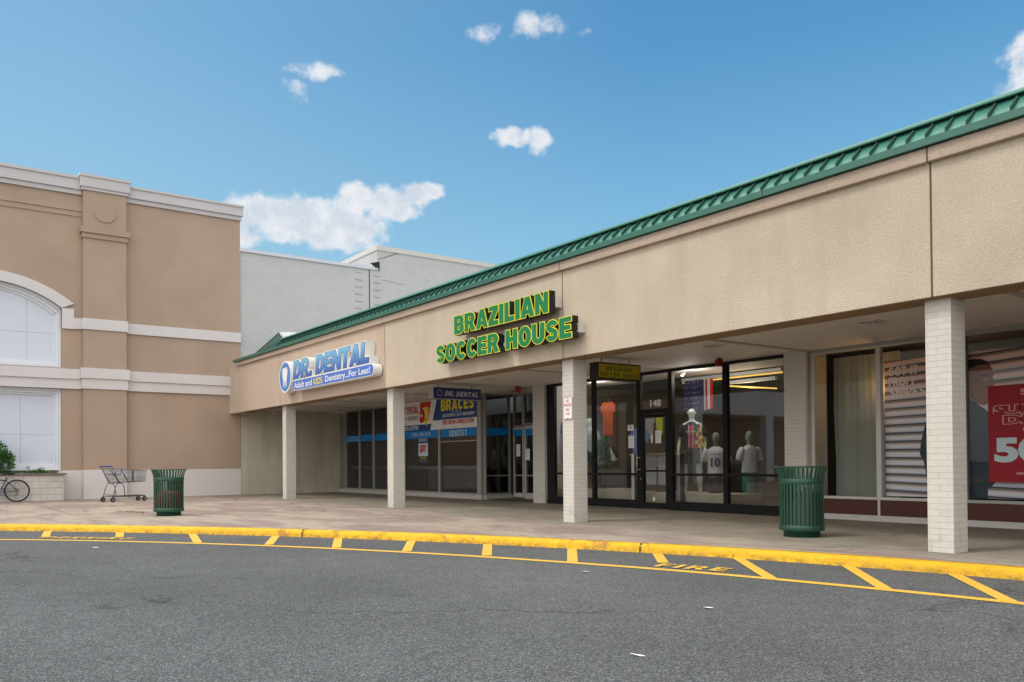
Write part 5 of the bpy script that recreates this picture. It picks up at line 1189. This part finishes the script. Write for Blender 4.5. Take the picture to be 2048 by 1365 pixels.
# ------------------------------------------------------------------ dentist waiting room
M_['blind'] = pm('grey_vertical_blind', (.24, .25, .24), .8, .25, 9)
t = thing('window_blind', 'dark grey vertical blinds behind the two left dentist windows', 'blind', (-26.5, 13.5, 3)); q = MB(); x = -28.5
while x < -25.4: q.box(x, x+.085, 13.5, 13.505, .3, 3.08); x += .092
q.build('slats', M_['blind'], t)
def chair():
    t = thing('waiting_chair', 'x', 'chair', (0, 0, 0), 0, 'black waiting room chairs inside the dentist')
    MB().box(-.25, .25, -.25, .22, .42, .49).build('seat', M_['blk'], t, local=True, bevel=.02); q = MB(); q.prism([(-.23, .22, .52), (.23, .22, .52), (.23, .30, .88), (-.23, .30, .88)], (0, .05, 0)); q.build('backrest', M_['blk'], t, local=True, bevel=.015)
    for sx in (-.22, .22):
        for sy in (-.22, .22): q = MB(); q.tube([(sx, sy, 0), (sx, sy, .43)], .012, 6); q.build('leg', M_['cartg'], t, local=True)
    return t
ch = chair()
for i, (x, y, rz, lab) in enumerate(((-18.6, 15.6, 3.0, 'black chair seen through the dentist door glass'), (-19.6, 15.4, 3.3, 'black chair seen through the narrow pane left of the dentist door'), (-21.0, 14.5, 2.9, 'black chair behind the rightmost big dentist window'), (-23.0, 14.7, 3.1, 'black chair behind the dentist window with the narrow poster'))):
    o = ch if i == 0 else copy_tree(ch); o.location = (x, y, .17); o.rotation_euler = (0, 0, rz); o['label'] = lab
t = thing('rubbish_bin', 'black bin with glossy bag just inside the angled dentist window', 'bin', (-20.5, 14.0, .17)); q = MB(); q.lathe([(0, .17), (.24, .17), (.32, .80), (.30, .82), (0, .8)], -20.4, 14.2, 18); q.build('body', M_['blk'], t); q = MB(); q.ball((-20.4, 14.2, .86), .33, .33, .16, seg=14, rings=8); q.build('bag', M_['binl'], t)

# ------------------------------------------------------------------ posters of the right shop
def shutter_mat():
    m, t, p = newmat('printed_roller_shutter'); v = t.obj(); x, y, z = t.sep(v)
    ph = t.math('FRACT', t.math('DIVIDE', t.math('ADD', z, t.math('MULTIPLY', x, t.map(z, -1.0, 1.2, .045, -.06))), .142))
    cr = t.add('ShaderNodeValToRGB'); t.put(cr.inputs[0], ph); e = cr.color_ramp.elements
    e[0].position = 0; e[0].color = (.035, .035, .04, 1); e[1].position = 1; e[1].color = (.10, .08, .08, 1)
    for pos, c in ((.10, (.05, .045, .05)), (.16, (.60, .60, .72)), (.42, (.86, .82, .88)), (.72, (.76, .62, .60)), (.80, (.20, .16, .15)), (.9, (.32, .27, .25))): k_ = e.new(pos); k_.color = (*c, 1)
    warm = t.mix(t.map(z, .1, 1.1), cr.outputs[0], t.mix(1, cr.outputs[0], (1.25, .85, .66), 'MULTIPLY')); t.l.new(warm, p.inputs['Base Color']); p.inputs['Roughness'].default_value = .6; return m
SM = shutter_mat()
t = thing('window_poster', 'window print of a roller shutter and a man in a dark jacket', 'poster', (-6.4, 13.2, 1.6))
MB().box(-7.765, -3.6, 13.20, 13.208, .57, 2.80).build('shutter_print', SM, t)
q = MB(); text_add(q, '#GOT IT', (-7.44, 13.195, 2.615), XR, ZU, .50, .15, 0, .0, spacing=.08); text_add(q, 'FROM', (-7.48, 13.195, 2.445), XR, ZU, .42, .15, 0, .05); text_add(q, '#SNIPES', (-7.38, 13.195, 2.27), XR, ZU, .60, .15, 0, .0, spacing=.08); q.build('lettering', pm('pale_pink_print', (.95, .78, .72), .6), t, recalc=False)
q = MB(); q.prism([(-7.02, 13.197, .57), (-7.12, 13.197, 1.15), (-7.18, 13.197, 1.25), (-7.16, 13.197, 1.45), (-7.08, 13.197, 1.75), (-6.95, 13.197, 1.95), (-6.50, 13.197, 2.12), (-6.42, 13.197, 2.14), (-6.36, 13.197, 2.06), (-6.22, 13.197, 1.96), (-6.10, 13.197, 1.86), (-5.9, 13.197, 1.8), (-5.9, 13.197, .95), (-6.1, 13.197, .74), (-6.14, 13.197, .72), (-6.14, 13.197, .57)], (0, .002, 0)); q.build('jacket_print', M_['jacket'], t)
q = MB(); hd = [(-6.56, 2.10), (-6.60, 2.30), (-6.58, 2.50), (-6.50, 2.62), (-6.36, 2.67), (-6.20, 2.655), (-6.10, 2.60), (-6.045, 2.50), (-6.035, 2.42), (-6.05, 2.38), (-6.02, 2.30), (-6.04, 2.26), (-6.05, 2.20), (-6.06, 2.12), (-6.10, 2.02), (-6.18, 1.97), (-6.30, 2.03), (-6.38, 2.10)]
q.prism([(a, 13.194, b) for a, b in hd], (0, .002, 0)); q.build('head_print', M_['skin'], t)
q = MB(); q.prism([(a, 13.191, b) for a, b in [(-6.60, 2.30), (-6.61, 2.5), (-6.52, 2.64), (-6.36, 2.69), (-6.20, 2.675), (-6.11, 2.62), (-6.085, 2.57), (-6.14, 2.59), (-6.28, 2.585), (-6.36, 2.56), (-6.42, 2.55), (-6.44, 2.45), (-6.47, 2.38), (-6.52, 2.30)]], (0, .002, 0)); q.prism([(a, 13.191, b) for a, b in [(-6.22, 2.425), (-6.14, 2.445), (-6.08, 2.42), (-6.09, 2.405), (-6.15, 2.425), (-6.22, 2.41)]], (0, .002, 0)); q.build('hair_print', M_['kprint'], t)
q = MB(); q.prism([(a, 13.190, b) for a, b in [(-6.19, 2.365), (-6.15, 2.38), (-6.11, 2.36), (-6.15, 2.348)]], (0, .001, 0)); q.build('eye_print', M_['paper'], t); q = MB(); q.prism([(-6.148+.012*math.cos(i), 13.1885, 2.364+.014*math.sin(i)) for i in range(6)], (0, .001, 0)); q.prism([(a, 13.1885, b) for a, b in [(-6.14, 2.135), (-6.08, 2.15), (-6.062, 2.14), (-6.08, 2.115)]], (0, .001, 0)); q.build('feature_print', pm('dark_print_brown', (.035, .012, .01), .6), t)
q = MB(); q.prism([(-6.17, 13.19, 1.93), (-6.09, 13.19, 2.03), (-6.04, 13.19, 1.9), (-6.08, 13.19, 1.82)], (0, .001, 0)); q.build('collar_print', M_['paper'], t)
t = thing('sale_poster', 'dark red sale poster reading SUMMER DEALS UP TO 50% on the right shop window', 'poster', (-5.3, 13.14, 1.5))
MB().box(-6.05, -4.58, 13.045, 13.052, .825, 2.245).build('sheet', M_['signred'], t)
q = MB(); yy = 13.042
text_add(q, 'SNIPES', (-5.32, yy, 2.13), XR, ZU, .56, .085, 0, .02); text_add(q, 'UP TO', (-5.36, yy, 1.585), XR, ZU, .42, .06, 0, .03); text_add(q, '50', (-5.62, yy, 1.295), XR, ZU, .70, .37, 1, .05); text_add(q, '%', (-5.06, yy, 1.295), XR, ZU, .34, .37, 1, .04); text_add(q, 'SELECT STYLES', (-5.39, yy, .955), XR, ZU, .56, .035, 0, .03)
for body, cx, zc, w in (('SUMMER', -5.36, 1.885, 1.25), ('DEALS', -5.36, 1.735, .98)):
    T = fit(body, (cx, yy, zc), XR, ZU, w, .14, .10); text_add(q, body, None, None, None, w, .125, 0, .10, T=T); text_add(q, body, None, None, None, w, .125, 2, .045, n0=.002, T=T)
q.build('lettering', [pm('dull_pink_print', (.62, .36, .36), .6), M_['lblue'], M_['signred']], t, recalc=False)
q = MB(); K = 60
for i in range(K+1):
    u = i/K; x = -8.95+1.23*u
    for z, k_ in ((.3, 1.5), (1.2, 1.1), (2.1, .8), (3.0, .6)): q.v.append((x+.02*math.sin(z*2+u*9), 13.58+.010*k_*math.sin(u*23+z*.9)+.003*math.sin(u*61), z))
for i in range(K):
    for j in range(3): q.face((i*4+j, (i+1)*4+j, (i+1)*4+j+1, i*4+j+1), 0, True)
q.build('curtain', M_['panelg'], label='pale grey green sheet hanging behind the leftmost window of the right shop', cat='curtain')
lamp((-7.95, 13.38, 2.4), 3.0, (1, .55, .22), .05)
